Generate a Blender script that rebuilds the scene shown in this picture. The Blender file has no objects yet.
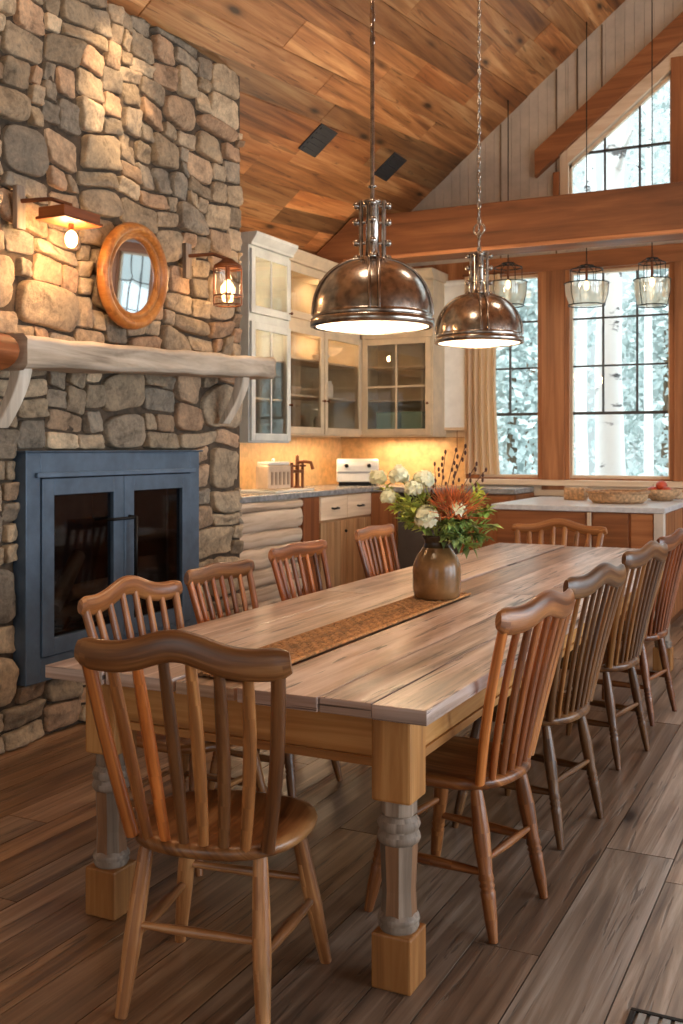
import bpy, math, random
from mathutils import Vector, Matrix, noise
R = random.Random(7)
PI = math.pi
SC = bpy.context.scene
COL = SC.collection

# ------------------------------------------------------------------ mesh builder
class MB:
    def __init__(s):
        s.v = []; s.f = []; s.uv = []; s.c = []; s.sm = []; s.mi = []
    def add(s, vs, fs, uvs=None, col=(1, 1, 1), smooth=False, mi=0):
        b = len(s.v); s.v += [tuple(p) for p in vs]
        for k, f in enumerate(fs):
            s.f.append([b + i for i in f])
            s.uv.append(uvs[k] if uvs else [(vs[i][0], vs[i][1] + vs[i][2]) for i in f])
            s.c.append(col); s.sm.append(smooth); s.mi.append(mi)
    def box(s, x0, x1, y0, y1, z0, z1, grain=None, col=(1, 1, 1), M=None, mi=0, off=None):
        lo = (x0, y0, z0); hi = (x1, y1, z1)
        d = [hi[i] - lo[i] for i in range(3)]
        g = 'xyz'.index(grain) if grain else d.index(max(d))
        vs = [(hi[0] if i & 1 else lo[0], hi[1] if i & 2 else lo[1], hi[2] if i & 4 else lo[2]) for i in range(8)]
        fs = [[0, 2, 3, 1], [4, 5, 7, 6], [0, 1, 5, 4], [2, 6, 7, 3], [0, 4, 6, 2], [1, 3, 7, 5]]
        o = off or (R.uniform(0, 50), R.uniform(0, 50))
        a, b = [i for i in range(3) if i != g]
        uvs = []
        for k, f in enumerate(fs):
            n = [2, 2, 1, 1, 0, 0][k]
            if n == g: uvs.append([(o[0] + vs[i][a] * .35, o[1] + vs[i][b]) for i in f])
            else:
                c = a if n == b else b
                uvs.append([(o[0] + vs[i][g], o[1] + vs[i][c] + .37 * k) for i in f])
        if M: vs = [M @ Vector(p) for p in vs]
        s.add(vs, fs, uvs, col, False, mi)
    def tube(s, pts, rad, seg=10, col=(1, 1, 1), caps=True, up=None, mi=0, smooth=True, ph=0.0):
        pts = [Vector(p) for p in pts]; n = len(pts)
        if not isinstance(rad, list): rad = [rad] * n
        rad = [r if isinstance(r, (list, tuple)) else (r, r) for r in rad]
        T = []
        for i in range(n):
            t = pts[min(i + 1, n - 1)] - pts[max(i - 1, 0)]
            T.append(t.normalized() if t.length > 1e-9 else Vector((0, 0, 1)))
        u = Vector(up) if up else (Vector((0, 0, 1)) if abs(T[0].z) < .9 else Vector((1, 0, 0)))
        o = (R.uniform(0, 50), R.uniform(0, 50)); vs = []; L = 0; Ls = []
        for i in range(n):
            u = (u - T[i] * u.dot(T[i])).normalized(); w = T[i].cross(u)
            if i: L += (pts[i] - pts[i - 1]).length
            Ls.append(L)
            for k in range(seg):
                a = 2 * PI * k / seg + ph
                vs.append(pts[i] + w * (math.cos(a) * rad[i][0]) + u * (math.sin(a) * rad[i][1]))
        fs = []; uvs = []
        for i in range(n - 1):
            for k in range(seg):
                k2 = (k + 1) % seg
                fs.append([i * seg + k, i * seg + k2, (i + 1) * seg + k2, (i + 1) * seg + k])
                r = max(rad[i]); v0 = o[1] + 2 * PI * k / seg * r; v1 = o[1] + 2 * PI * (k + 1) / seg * r
                uvs.append([(o[0] + Ls[i], v0), (o[0] + Ls[i], v1), (o[0] + Ls[i + 1], v1), (o[0] + Ls[i + 1], v0)])
        s.add(vs, fs, uvs, col, smooth, mi)
        if caps:
            for i, rev in ((0, True), (n - 1, False)):
                ring = vs[i * seg:(i + 1) * seg]; f = list(range(seg))
                if rev: f.reverse()
                s.add(ring, [f], [[(o[0] + .1 * (ring[q] - pts[i]).x, o[1] + (ring[q] - pts[i]).y + (ring[q] - pts[i]).z) for q in f]], col, False, mi)
    def lathe(s, prof, seg=24, M=None, col=(1, 1, 1), mi=0, smooth=True, ph=0.0, cap=False):
        o = (R.uniform(0, 50), R.uniform(0, 50)); vs = []
        for r, z in prof:
            for k in range(seg):
                a = 2 * PI * k / seg + ph
                vs.append(Vector((r * math.cos(a), r * math.sin(a), z)))
        fs = []; uvs = []; L = 0
        for i in range(len(prof) - 1):
            dl = math.hypot(prof[i + 1][0] - prof[i][0], prof[i + 1][1] - prof[i][1])
            for k in range(seg):
                k2 = (k + 1) % seg
                fs.append([i * seg + k, i * seg + k2, (i + 1) * seg + k2, (i + 1) * seg + k])
                rr = max(prof[i][0], prof[i + 1][0]); a0 = o[1] + 2 * PI * k / seg * rr; a1 = o[1] + 2 * PI * (k + 1) / seg * rr
                uvs.append([(o[0] + L, a0), (o[0] + L, a1), (o[0] + L + dl, a1), (o[0] + L + dl, a0)])
            L += dl
        if cap:
            fs.append(list(range(seg))[::-1]); uvs.append([(o[0] + .2 * vs[i].x, o[1] + vs[i].y) for i in fs[-1]])
            b = (len(prof) - 1) * seg
            fs.append([b + k for k in range(seg)]); uvs.append([(o[0] + .2 * vs[i].x, o[1] + vs[i].y) for i in fs[-1]])
        if M: vs = [M @ p for p in vs]
        s.add(vs, fs, uvs, col, smooth, mi)
    def prism(s, poly, y0, y1, axes='xz', col=(1, 1, 1), mi=0, grain=0):
        """poly in two axes, extruded along the third"""
        ia, ib = 'xyz'.index(axes[0]), 'xyz'.index(axes[1]); ic = 3 - ia - ib
        n = len(poly); vs = []
        for c in (y0, y1):
            for a, b in poly:
                p = [0, 0, 0]; p[ia] = a; p[ib] = b; p[ic] = c; vs.append(tuple(p))
        o = (R.uniform(0, 50), R.uniform(0, 50)); fs = []; uvs = []
        def q(i):
            a, b = vs[i][ia], vs[i][ib]
            return (o[0] + a, o[1] + b) if grain == 0 else (o[0] + b, o[1] + a)
        fs.append(list(range(n))); uvs.append([q(i) for i in fs[-1]])
        fs.append(list(range(2 * n - 1, n - 1, -1))); uvs.append([q(i) for i in fs[-1]])
        for i in range(n):
            j = (i + 1) % n
            fs.append([i, i + n, j + n, j])
            uvs.append([(q(k)[0], q(k)[1] + vs[k][ic]) for k in fs[-1]])
        s.add(vs, fs, uvs, col, False, mi)
    def ball(s, c, r, seg=10, rings=6, col=(1, 1, 1), mi=0):
        c = Vector(c); r = r if isinstance(r, (list, tuple)) else (r, r, r)
        prof = [(math.sin(PI * i / rings), -math.cos(PI * i / rings)) for i in range(rings + 1)]
        prof[0] = (1e-4, -1); prof[-1] = (1e-4, 1)
        s.lathe(prof, seg, Matrix.Translation(c) @ Matrix.Diagonal((r[0], r[1], r[2], 1)), col, mi)
    def torus(s, c, Rr, r, M=None, seg=16, rs=6, col=(1, 1, 1), mi=0, stretch=1.0):
        vs = []; fs = []
        for i in range(seg):
            a = 2 * PI * i / seg
            for k in range(rs):
                b = 2 * PI * k / rs
                p = Vector(((Rr + r * math.cos(b)) * math.cos(a), (Rr + r * math.cos(b)) * math.sin(a) * stretch, r * math.sin(b)))
                vs.append((M @ p if M else p) + Vector(c))
        for i in range(seg):
            for k in range(rs):
                i2 = (i + 1) % seg; k2 = (k + 1) % rs
                fs.append([i * rs + k, i2 * rs + k, i2 * rs + k2, i * rs + k2])
        s.add(vs, fs, None, col, True, mi)
    def build(s, name, mat, parent=None, bevel=0, seg=2, autosm=None):
        me = bpy.data.meshes.new(name)
        me.from_pydata(s.v, [], s.f)
        me.uv_layers.new(name='UVMap'); me.color_attributes.new('Col', 'FLOAT_COLOR', 'CORNER')
        uvf = []; cf = []
        for k, f in enumerate(s.f):
            for q in s.uv[k]: uvf += [q[0], q[1]]
            c = s.c[k]
            for _ in f: cf += [c[0], c[1], c[2], 1]
        me.uv_layers['UVMap'].data.foreach_set('uv', uvf); me.color_attributes['Col'].data.foreach_set('color', cf)
        me.polygons.foreach_set('use_smooth', s.sm)
        for m in (mat if isinstance(mat, (list, tuple)) else [mat]): me.materials.append(m)
        me.polygons.foreach_set('material_index', s.mi)
        me.update()
        o = bpy.data.objects.new(name, me); COL.objects.link(o)
        if parent: o.parent = parent
        if bevel:
            b = o.modifiers.new('bevel', 'BEVEL'); b.width = bevel; b.segments = seg; b.limit_method = 'ANGLE'; b.angle_limit = .6
        return o

def tag(o, label=None, cat=None, group=None, kind=None):
    if label: o['label'] = label
    if cat: o['category'] = cat
    if group: o['group'] = group
    if kind: o['kind'] = kind
    return o
def thing(name, label, cat, loc=(0, 0, 0), rz=0, group=None, scale=None):
    o = bpy.data.objects.new(name, None); COL.objects.link(o); o.empty_display_size = .1
    o.location = loc; o.rotation_euler = (0, 0, rz)
    if scale: o.scale = scale
    return tag(o, label, cat, group)
def struct(o):
    o['kind'] = 'structure'; return o

# ------------------------------------------------------------------ materials
def srgb(r, g, b):
    f = lambda c: (c / 255 / 12.92) if c / 255 <= .04045 else ((c / 255 + .055) / 1.055) ** 2.4
    return (f(r), f(g), f(b), 1)
class NT:
    def __init__(s, name):
        s.m = bpy.data.materials.new(name); s.m.use_nodes = True
        s.n = s.m.node_tree.nodes; s.l = s.m.node_tree.links
        s.b = s.n['Principled BSDF']; s.out = s.n['Material Output']
    def new(s, t, **k):
        n = s.n.new(t)
        for a, v in k.items(): setattr(n, a, v)
        return n
    def link(s, a, b): s.l.new(a, b)
    def ramp(s, fac, stops):
        r = s.new('ShaderNodeValToRGB'); e = r.color_ramp.elements
        while len(e) > 1: e.remove(e[-1])
        e[0].position, e[0].color = stops[0]
        for p, c in stops[1:]:
            x = e.new(p); x.color = c
        s.link(fac, r.inputs[0]); return r.outputs[0]
    def mix(s, fac, a, b, mode='MIX'):
        m = s.new('ShaderNodeMix', data_type='RGBA', blend_type=mode)
        for sock, v in ((m.inputs[0], fac), (m.inputs[6], a), (m.inputs[7], b)):
            if isinstance(v, bpy.types.NodeSocket): s.link(v, sock)
            else: sock.default_value = v
        return m.outputs[2]
    def math(s, op, a, b=0.0):
        m = s.new('ShaderNodeMath', operation=op)
        for sock, v in ((m.inputs[0], a), (m.inputs[1], b)):
            if isinstance(v, bpy.types.NodeSocket): s.link(v, sock)
            else: sock.default_value = v
        return m.outputs[0]
    def noise(s, vec, scale, detail=4, rough=.55, dist=0.0):
        n = s.new('ShaderNodeTexNoise'); n.inputs['Scale'].default_value = scale; n.inputs['Detail'].default_value = detail
        n.inputs['Roughness'].default_value = rough; n.inputs['Distortion'].default_value = dist
        s.link(vec, n.inputs['Vector']); return n.outputs['Fac']
    def mapping(s, vec, scale):
        m = s.new('ShaderNodeMapping'); m.inputs['Scale'].default_value = scale; s.link(vec, m.inputs['Vector']); return m.outputs[0]
    def bump(s, h, strength, dist=.01):
        b = s.new('ShaderNodeBump'); b.inputs['Strength'].default_value = strength; b.inputs['Distance'].default_value = dist
        s.link(h, b.inputs['Height']); s.link(b.outputs[0], s.b.inputs['Normal'])
    def setp(s, **k):
        for a, v in k.items():
            i = s.b.inputs[a.replace('_', ' ')]
            if isinstance(v, bpy.types.NodeSocket): s.link(v, i)
            else: i.default_value = v

def wood(name, dark, mid, light, rough=.5, gs=(1.1, 22), bump=.25, knots=.5, worn=None, spec=.4, cracks=0):
    t = NT(name); uv = t.new('ShaderNodeUVMap', uv_map='UVMap').outputs[0]
    at = t.new('ShaderNodeAttribute', attribute_name='Col').outputs['Color']
    v1 = t.mapping(uv, (gs[0], gs[1], 1)); fine = t.noise(v1, 1.0, 7, .62, .7)
    v2 = t.mapping(uv, (gs[0] * .7, gs[1] * .22, 1)); broad = t.noise(v2, 1.0, 3, .5, 1.2)
    h = t.math('ADD', t.math('MULTIPLY', fine, .6), t.math('MULTIPLY', broad, .4))
    c = t.ramp(h, [(.33, srgb(*dark)), (.5, srgb(*mid)), (.66, srgb(*light))])
    if knots:
        vk = t.mapping(uv, (1.3, 4.2, 1)); vo = t.new('ShaderNodeTexVoronoi'); vo.inputs['Scale'].default_value = 1.0
        t.link(vk, vo.inputs['Vector'])
        k = t.ramp(vo.outputs['Distance'], [(.05, (1, 1, 1, 1)), (.12, (.35, .35, .35, 1)), (.2, (0, 0, 0, 1))])
        c = t.mix(t.math('MULTIPLY', k, knots), c, srgb(*[int(q * .38) for q in dark]))
    if worn:
        w = t.ramp(t.noise(t.mapping(uv, (2.2, 7, 1)), 1.0, 5, .65, .4), [(.5, (0, 0, 0, 1)), (.68, (1, 1, 1, 1))])
        c = t.mix(t.math('MULTIPLY', w, worn[1]), c, srgb(*worn[0]))
    if cracks:
        ck = t.ramp(t.noise(t.mapping(uv, (1.7, gs[1] * 1.6, 1)), 1.0, 3, .5, 1.4), [(.62, (0, 0, 0, 1)), (.66, (1, 1, 1, 1))])
        c = t.mix(t.math('MULTIPLY', ck, cracks), c, srgb(*[int(q * .5) for q in dark]))
        fine = t.math('SUBTRACT', fine, t.math('MULTIPLY', ck, .5))
    c = t.mix(1.0, c, at, 'MULTIPLY')
    t.setp(Base_Color=c, Roughness=rough, Specular_IOR_Level=spec)
    if bump: t.bump(fine, bump, .004)
    return t.m
def paint(name, rgb, rough=.5, var=.12, metallic=0.0, scale=6, bump=0, spec=.5):
    t = NT(name); oc = t.new('ShaderNodeTexCoord').outputs['Object']
    at = t.new('ShaderNodeAttribute', attribute_name='Col').outputs['Color']
    n = t.noise(oc, scale, 5, .6)
    d = srgb(*[max(0, int(q * (1 - var))) for q in rgb]); l = srgb(*[min(255, int(q * (1 + var))) for q in rgb])
    c = t.mix(1.0, t.ramp(n, [(.35, d), (.65, l)]), at, 'MULTIPLY')
    t.setp(Base_Color=c, Roughness=rough, Metallic=metallic, Specular_IOR_Level=spec)
    if bump: t.bump(n, bump, .01)
    return t.m
def glass(name, tint=(1, 1, 1), refl=.09, rough=.02):
    t = NT(name); tr = t.new('ShaderNodeBsdfTransparent'); tr.inputs[0].default_value = (*tint, 1)
    gl = t.new('ShaderNodeBsdfGlossy'); gl.inputs['Roughness'].default_value = rough
    mx = t.new('ShaderNodeMixShader'); mx.inputs[0].default_value = refl
    t.link(tr.outputs[0], mx.inputs[1]); t.link(gl.outputs[0], mx.inputs[2]); t.link(mx.outputs[0], t.out.inputs[0])
    return t.m
def glow(name, rgb, st):
    t = NT(name); t.setp(Base_Color=srgb(*rgb), Emission_Color=srgb(*rgb), Emission_Strength=st); return t.m

M = {}
M['floor'] = wood('floor_oak', (66, 46, 32), (122, 92, 66), (166, 134, 104), .29, (.8, 24), .4, .9, spec=.5, cracks=.5)
M['ceil'] = wood('ceiling_planks', (104, 64, 36), (182, 122, 72), (226, 174, 118), .5, (.7, 15), .2, .9, cracks=.45)
M['beam'] = wood('beam_fir', (92, 56, 34), (132, 84, 52), (164, 110, 70), .55, (.7, 10), .2, .3)
M['fir'] = wood('fir_trim', (120, 74, 42), (158, 100, 60), (188, 126, 80), .5, (.8, 16), .15, .2)
M['honey'] = wood('honey_wood', (130, 76, 32), (178, 112, 52), (204, 142, 76), .35, (1.2, 20), .1, 0)
M['pale'] = wood('pale_pine', (196, 168, 136), (220, 194, 164), (236, 216, 190), .55, (.8, 16), .1, .1)
M['table'] = wood('table_planks', (96, 76, 62), (168, 142, 120), (212, 194, 176), .29, (.9, 24), .45, .85, ((214, 198, 184), .45), spec=.6, cracks=.85)
M['tleg'] = wood('table_pine', (138, 92, 48), (188, 134, 76), (220, 172, 112), .5, (.9, 20), .25, .5)
M['greywood'] = wood('weathered_wood', (84, 72, 62), (134, 116, 100), (172, 154, 138), .6, (1.2, 22), .35, .2)
M['chair'] = wood('chair_wood', (72, 44, 26), (142, 96, 58), (198, 150, 102), .32, (1.6, 34), .3, .45, spec=.55)
M['mantel'] = wood('mantel_hewn', (122, 106, 90), (196, 178, 156), (228, 214, 196), .7, (1.4, 14), .6, .5, ((212, 198, 178), .4))
M['redlog'] = wood('red_log', (84, 44, 22), (150, 84, 40), (196, 122, 66), .6, (1.2, 14), .4, .2)
M['kitwood'] = wood('kitchen_rustic', (132, 92, 58), (184, 138, 94), (214, 174, 128), .55, (.9, 14), .25, .7)
M['whitewash'] = wood('whitewashed_logs', (150, 124, 100), (206, 182, 156), (228, 210, 188), .65, (1.0, 10), .4, .8)
M['cream'] = paint('cream_paint', (206, 186, 156), .5, .05)
M['bluewhite'] = paint('blue_white_paint', (200, 202, 196), .5, .05)
M['boards'] = paint('white_boards', (186, 172, 156), .6, .05)
M['plaster'] = paint('warm_plaster', (214, 190, 158), .8, .05)
M['tile'] = paint('backsplash_tile', (214, 170, 116), .4, .08, scale=14)
M['insert'] = paint('blue_grey_steel', (86, 102, 120), .45, .07, .35, 9, 0, .5)
M['soot'] = paint('sooty_brick', (40, 36, 34), .9, .3)
M['black'] = paint('black_iron', (32, 29, 27), .45, .2, .6)
M['bronze'] = paint('dark_bronze', (112, 66, 38), .4, .2, .5)
M['nickel'] = paint('aged_nickel', (176, 166, 156), .22, .16, 1.0, 30)
M['steel'] = paint('steel', (180, 178, 174), .3, .05, 1.0)
M['whiteenamel'] = paint('white_enamel', (246, 240, 228), .35, .02)
M['counter'] = paint('grey_stone_counter', (142, 142, 142), .22, .14, 0, 24)
M['counterlight'] = paint('pale_counter', (206, 204, 204), .3, .06, 0, 18)
M['applw'] = paint('white_appliance', (226, 222, 214), .3, .03)
M['applg'] = paint('grey_appliance', (98, 96, 96), .35, .06, .4)
M['curtain'] = paint('linen', (226, 198, 164), .85, .06)
M['blind'] = paint('white_blind', (242, 242, 240), .8, .03)
M['vase'] = paint('brown_glaze', (128, 94, 58), .22, .2, 0, 7)
M['vasedark'] = paint('dark_glaze', (58, 44, 26), .25, .2, 0, 9)
M['leaf'] = paint('leaf_green', (164, 176, 92), .5, .3, 0, 20)
M['petal'] = paint('cream_petal', (248, 244, 216), .6, .06)
M['rust'] = paint('rust_plume', (186, 104, 52), .7, .25, 0, 20)
M['bud'] = paint('dark_bud', (76, 44, 34), .7, .2)
M['runner'] = paint('runner', (166, 124, 82), .9, .2, 0, 40, .2)
M['basket'] = paint('wicker', (188, 150, 112), .8, .2, 0, 40, .2)
M['pottery'] = paint('pottery', (196, 172, 148), .6, .08)
M['fruit'] = paint('red_fruit', (176, 70, 44), .4, .2)
M['vent'] = paint('charcoal_vent', (40, 42, 44), .6, .1)
M['muntin'] = paint('bronze_muntin', (74, 72, 70), .5, .1)
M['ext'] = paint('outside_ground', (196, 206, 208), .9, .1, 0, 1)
M['fol'] = paint('hazy_foliage', (196, 206, 200), .9, .12, 0, 1.5)  # leaves paled: outdoor haze put into the colour
M['log'] = wood('firewood', (74, 58, 44), (120, 98, 78), (158, 136, 112), .8, (2, 20), .5, .2)
M['mirror'] = paint('mirror_glass', (225, 230, 232), .03, .0, 1.0)
M['glass'] = glass('clear_glass', (.97, .985, .98), .07)
M['cabglass'] = glass('cabinet_glass', (.9, .9, .88), .12)
M['fireglass'] = glass('smoked_glass', (.62, .62, .63), .04, .04)
M['lampglass'] = glass('lamp_glass', (.95, .93, .88), .1, .08)
M['bulb'] = glow('warm_bulb', (255, 196, 120), 40)
M['bulbsoft'] = glow('soft_bulb', (255, 206, 140), 9)
M['teal'] = paint('teal_linen', (140, 170, 152), .7, .05)
t = NT('seeded_glass'); tr = t.new('ShaderNodeBsdfTransparent'); tr.inputs[0].default_value = (.96, .93, .86, 1); gl = t.new('ShaderNodeBsdfGlossy'); gl.inputs['Roughness'].default_value = .1
tl = t.new('ShaderNodeBsdfTranslucent'); tl.inputs[0].default_value = (.85, .78, .66, 1); m1 = t.new('ShaderNodeMixShader'); m1.inputs[0].default_value = .38; m2 = t.new('ShaderNodeMixShader'); m2.inputs[0].default_value = .08
t.link(tr.outputs[0], m1.inputs[1]); t.link(tl.outputs[0], m1.inputs[2]); t.link(m1.outputs[0], m2.inputs[1]); t.link(gl.outputs[0], m2.inputs[2]); t.link(m2.outputs[0], t.out.inputs[0]); M['frost'] = t.m
t = NT('linen_curtain'); df = t.new('ShaderNodeBsdfDiffuse'); df.inputs[0].default_value = srgb(232, 208, 176); tl = t.new('ShaderNodeBsdfTranslucent'); tl.inputs[0].default_value = srgb(236, 212, 180)
mx = t.new('ShaderNodeMixShader'); mx.inputs[0].default_value = .45; t.link(df.outputs[0], mx.inputs[1]); t.link(tl.outputs[0], mx.inputs[2]); t.link(mx.outputs[0], t.out.inputs[0]); M['curtain'] = t.m
# bark of birches
t = NT('birch_bark'); oc = t.new('ShaderNodeTexCoord').outputs['Object']
k = t.ramp(t.noise(t.mapping(oc, (3, 3, 7)), 1.0, 4, .6), [(.60, srgb(244, 242, 238)), (.66, srgb(92, 92, 94))])
t.setp(Base_Color=k, Roughness=.8); M['birch'] = t.m
# stone
t = NT('field_stone'); oc = t.new('ShaderNodeTexCoord').outputs['Object']
at = t.new('ShaderNodeAttribute', attribute_name='Col').outputs['Color']
n1 = t.noise(oc, 9, 6, .65, .4); n2 = t.noise(oc, 46, 5, .7)
h = t.math('ADD', t.math('MULTIPLY', n1, .6), t.math('MULTIPLY', n2, .4))
c = t.ramp(h, [(.34, (.42, .41, .40, 1)), (.5, (.95, .94, .92, 1)), (.64, (1.4, 1.34, 1.25, 1))])
t.setp(Base_Color=t.mix(1.0, at, c, 'MULTIPLY'), Roughness=.88, Specular_IOR_Level=.25); t.bump(h, .7, .02); M['stone'] = t.m
M['mortar'] = paint('mortar', (78, 64, 50), .95, .2, 0, 20, .3)

def tint(base=1.0, dv=.15, warm=.06):
    k = base * (1 + R.uniform(-dv, dv)); w = R.uniform(-warm, warm)
    return (k * (1 + w), k, k * (1 - w))

# ------------------------------------------------------------------ camera
H = 1.457
cd = bpy.data.cameras.new('camera'); cam = bpy.data.objects.new('camera', cd); COL.objects.link(cam)
cam.location = (0, 0, H); cam.rotation_euler = (PI / 2, 0, math.radians(26.3))
cd.sensor_fit = 'AUTO'; cd.sensor_width = 36; cd.lens = 36 * 1030 / 1024; cd.shift_y = -64 / 1024; cd.clip_start = .05
SC.camera = cam
cd.dof.use_dof = True; cd.dof.focus_distance = 3.6; cd.dof.aperture_fstop = 6.3

# ------------------------------------------------------------------ room shell
XL, XR, YF, YB = -4.8, 4.4, -2.6, 9.7
def ceil_z(x, y): return 3.857 + .812 * (x + 4.016) + .04 * (y - 9.7)
RX = -.2
def ceil2(x, y): return ceil_z(x, y) if x <= RX else ceil_z(2 * RX - x, y)

# floor
def floor_tint(x):  # boards turn greyer and paler toward +x: cool window light put into the colour
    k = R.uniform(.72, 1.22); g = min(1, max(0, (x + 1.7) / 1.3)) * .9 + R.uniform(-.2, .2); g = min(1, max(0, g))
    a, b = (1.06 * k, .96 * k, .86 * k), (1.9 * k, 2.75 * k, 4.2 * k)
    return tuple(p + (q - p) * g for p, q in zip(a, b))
mb = MB(); x = XL
mb.box(XL, XR, YF, YB, -.12, -.012, 'y', (.25, .2, .17))
while x < XR:
    w = R.choice([.12, .16, .2, .24]); y = YF - R.uniform(0, 2)
    while y < YB:
        L = R.uniform(1.2, 3.2); y1 = min(y + L, YB)
        if y1 > YF:
            dz = R.uniform(-.0015, 0)
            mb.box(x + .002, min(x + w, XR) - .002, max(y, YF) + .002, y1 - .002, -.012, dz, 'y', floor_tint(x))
        y += L
    x += w
struct(mb.build('floor', M['floor']))

# ceiling : reclaimed planks on the two roof slopes
mb = MB(); dx = .05
for side in (0, 1):
    xx = XL - .9
    while xx < RX + .6:
        w = R.uniform(.13, .2); y = YF - R.uniform(0, 2)
        while y < YB + .15:
            L = R.uniform(1.0, 3.4); ya, yb = max(y, YF - .1), min(y + L, YB + .15)
            if yb > ya + .05:
                e = R.uniform(0, .012); vs = []
                for (yy, q) in ((ya + .002, 0), (ya + .002, 1), (yb - .002, 1), (yb - .002, 0)):
                    px = xx + dx * (yy - 3) + q * (w - .004)
                    px = max(XL - .06, min(RX, px))
                    vs.append((px, yy, ceil_z(px, yy) - e))
                if vs[1][0] - vs[0][0] > .01 or vs[2][0] - vs[3][0] > .01:
                    top = [(p[0], p[1], p[2] + .03) for p in vs]
                    al = vs + top
                    if side: al = [(2 * RX - p[0], p[1], p[2]) for p in al]
                    o = (R.uniform(0, 50), R.uniform(0, 50))
                    fs = [[0, 1, 2, 3], [4, 7, 6, 5], [0, 4, 5, 1], [1, 5, 6, 2], [2, 6, 7, 3], [3, 7, 4, 0]]
                    uvs = [[(o[0] + al[i][1], o[1] + al[i][0] * 1.28) for i in f] for f in fs]
                    g = R.random(); b = R.uniform(.5, 1.12)
                    c = (b, b * .98, b * .96) if g < .6 else ((b * .8, b * .86, b * .92) if g < .8 else (b * 1.08, b * .92, b * .8))
                    mb.add(al, fs, uvs, c)
            y += L
        xx += w
    sgn = 1 if not side else -1
    pts = []
    for (px, yy) in ((XL - .1, YF - .15), (RX, YF - .15), (RX, YB + .2), (XL - .1, YB + .2)):
        for dz in (.03, .16):
            pts.append((px if not side else 2 * RX - px, yy, ceil_z(px, yy) + dz))
    mb.add(pts, [[0, 2, 4, 6], [1, 7, 5, 3], [0, 1, 3, 2], [2, 3, 5, 4], [4, 5, 7, 6], [6, 7, 1, 0]], None, (.3, .25, .2))
struct(mb.build('ceiling', M['ceil']))

# openings of the back wall (x0,x1,z0,z1)
WIN = [(-3.29, -2.673, 1.17, 3.13), (-2.393, -1.458, 1.17, 3.13), (-1.18, -.25, 1.17, 3.13), (.05, .98, 1.17, 3.13), (1.26, 2.2, 1.17, 3.13)]
def wall_with_holes(mb, a0, a1, z0, z1, holes, p0, p1, axis, col=(1, 1, 1)):
    xs = sorted({a0, a1, *[h[0] for h in holes], *[h[1] for h in holes]})
    for i in range(len(xs) - 1):
        m = (xs[i] + xs[i + 1]) / 2; cuts = sorted([(h[2], h[3]) for h in holes if h[0] < m < h[1]]); z = z0
        for c in cuts + [(z1, z1)]:
            if c[0] > z:
                if axis == 'x': mb.box(xs[i], xs[i + 1], p0, p1, z, c[0], 'z', col)
                else: mb.box(p0, p1, xs[i], xs[i + 1], z, c[0], 'z', col)
            z = c[1]
mb = MB(); wall_with_holes(mb, XL - .1, XR + .1, 0, 3.3, WIN, YB, YB + .14, 'x')
struct(mb.build('wall_back', M['fir']))
# gable of white boards with the trapezoid windows
def gz(x): return .79 * (x + 2.362) + 4.16
mb = MB(); x = XL
GL, GR, GB = -2.40, -1.443, 3.82
def gable_holes(x):
    xx = x if x < RX else 2 * RX - x
    if GL < xx < GR: return [(GB, gz(xx))]
    if GR + .18 < xx: return [(GB, gz(xx))]
    return []
while x < XR:
    x1 = min(x + .088, XR)
    for e in (GL, GR, GR + .18, 2 * RX - GR - .18, 2 * RX - GR, 2 * RX - GL):
        if x + 1e-6 < e < x1: x1 = e
    m = (x + x1) / 2; hs = gable_holes(m); z = 3.3
    a, b = x + .0012, x1 - .0012
    segs = []
    if hs: segs = [(3.3, 3.3, GB, GB), (hs[0][1] + .79 * ((a - m) if m < RX else (m - a)), hs[0][1] + .79 * ((b - m) if m < RX else (m - b)), None, None)]
    else: segs = [(3.3, 3.3, None, None)]
    k = R.uniform(.94, 1.04)
    for (za, zb, ta, tb) in segs:
        ta = ceil2(a, YB) - .002 if ta is None else ta; tb = ceil2(b, YB) - .002 if tb is None else tb
        if ta > za or tb > zb:
            mb.prism([(a, za), (b, zb), (b, max(tb, zb)), (a, max(ta, za))], YB, YB + .06, 'xz', (k, k, k), grain=1)
    x = x1
# backing sheet behind the boards (blocks the gaps)
for (pa, pb) in ((XL, GL), (GR, GR + .18), (2 * RX - GR - .18, 2 * RX - GR), (2 * RX - GL, XR)):
    mb.prism([(pa, 3.3), (pb, 3.3), (pb, ceil2(pb, YB)), (pa, ceil2(pa, YB))], YB + .06, YB + .1, 'xz', (.6, .57, .54))
for (pa, pb) in ((GL, GR), (GR + .18, RX), (RX, 2 * RX - GR - .18), (2 * RX - GR, 2 * RX - GL)):
    mb.box(pa, pb, YB + .06, YB + .1, 3.3, GB, 'z', (.6, .57, .54))
    ga, gb = (gz(pa), gz(pb)) if pb <= RX else (gz(2 * RX - pa), gz(2 * RX - pb))
    mb.prism([(pa, ga), (pb, gb), (pb, ceil2(pb, YB)), (pa, ceil2(pa, YB))], YB + .06, YB + .1, 'xz', (.6, .57, .54))
struct(mb.build('wall_gable', M['boards']))
# narrow dark battens on the gable
mb = MB()
for x in (-3.06, -2.51, -2.36 + .05, -2.18 + .1):
    zb = 3.3 if x < -2.5 else gz(x) + .3
    mb.box(x - .007, x + .007, YB - .012, YB - .001, zb, ceil_z(x, YB) - .02, 'z', (.7, .62, .52))
struct(mb.build('trim_1', M['greywood']))
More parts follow.
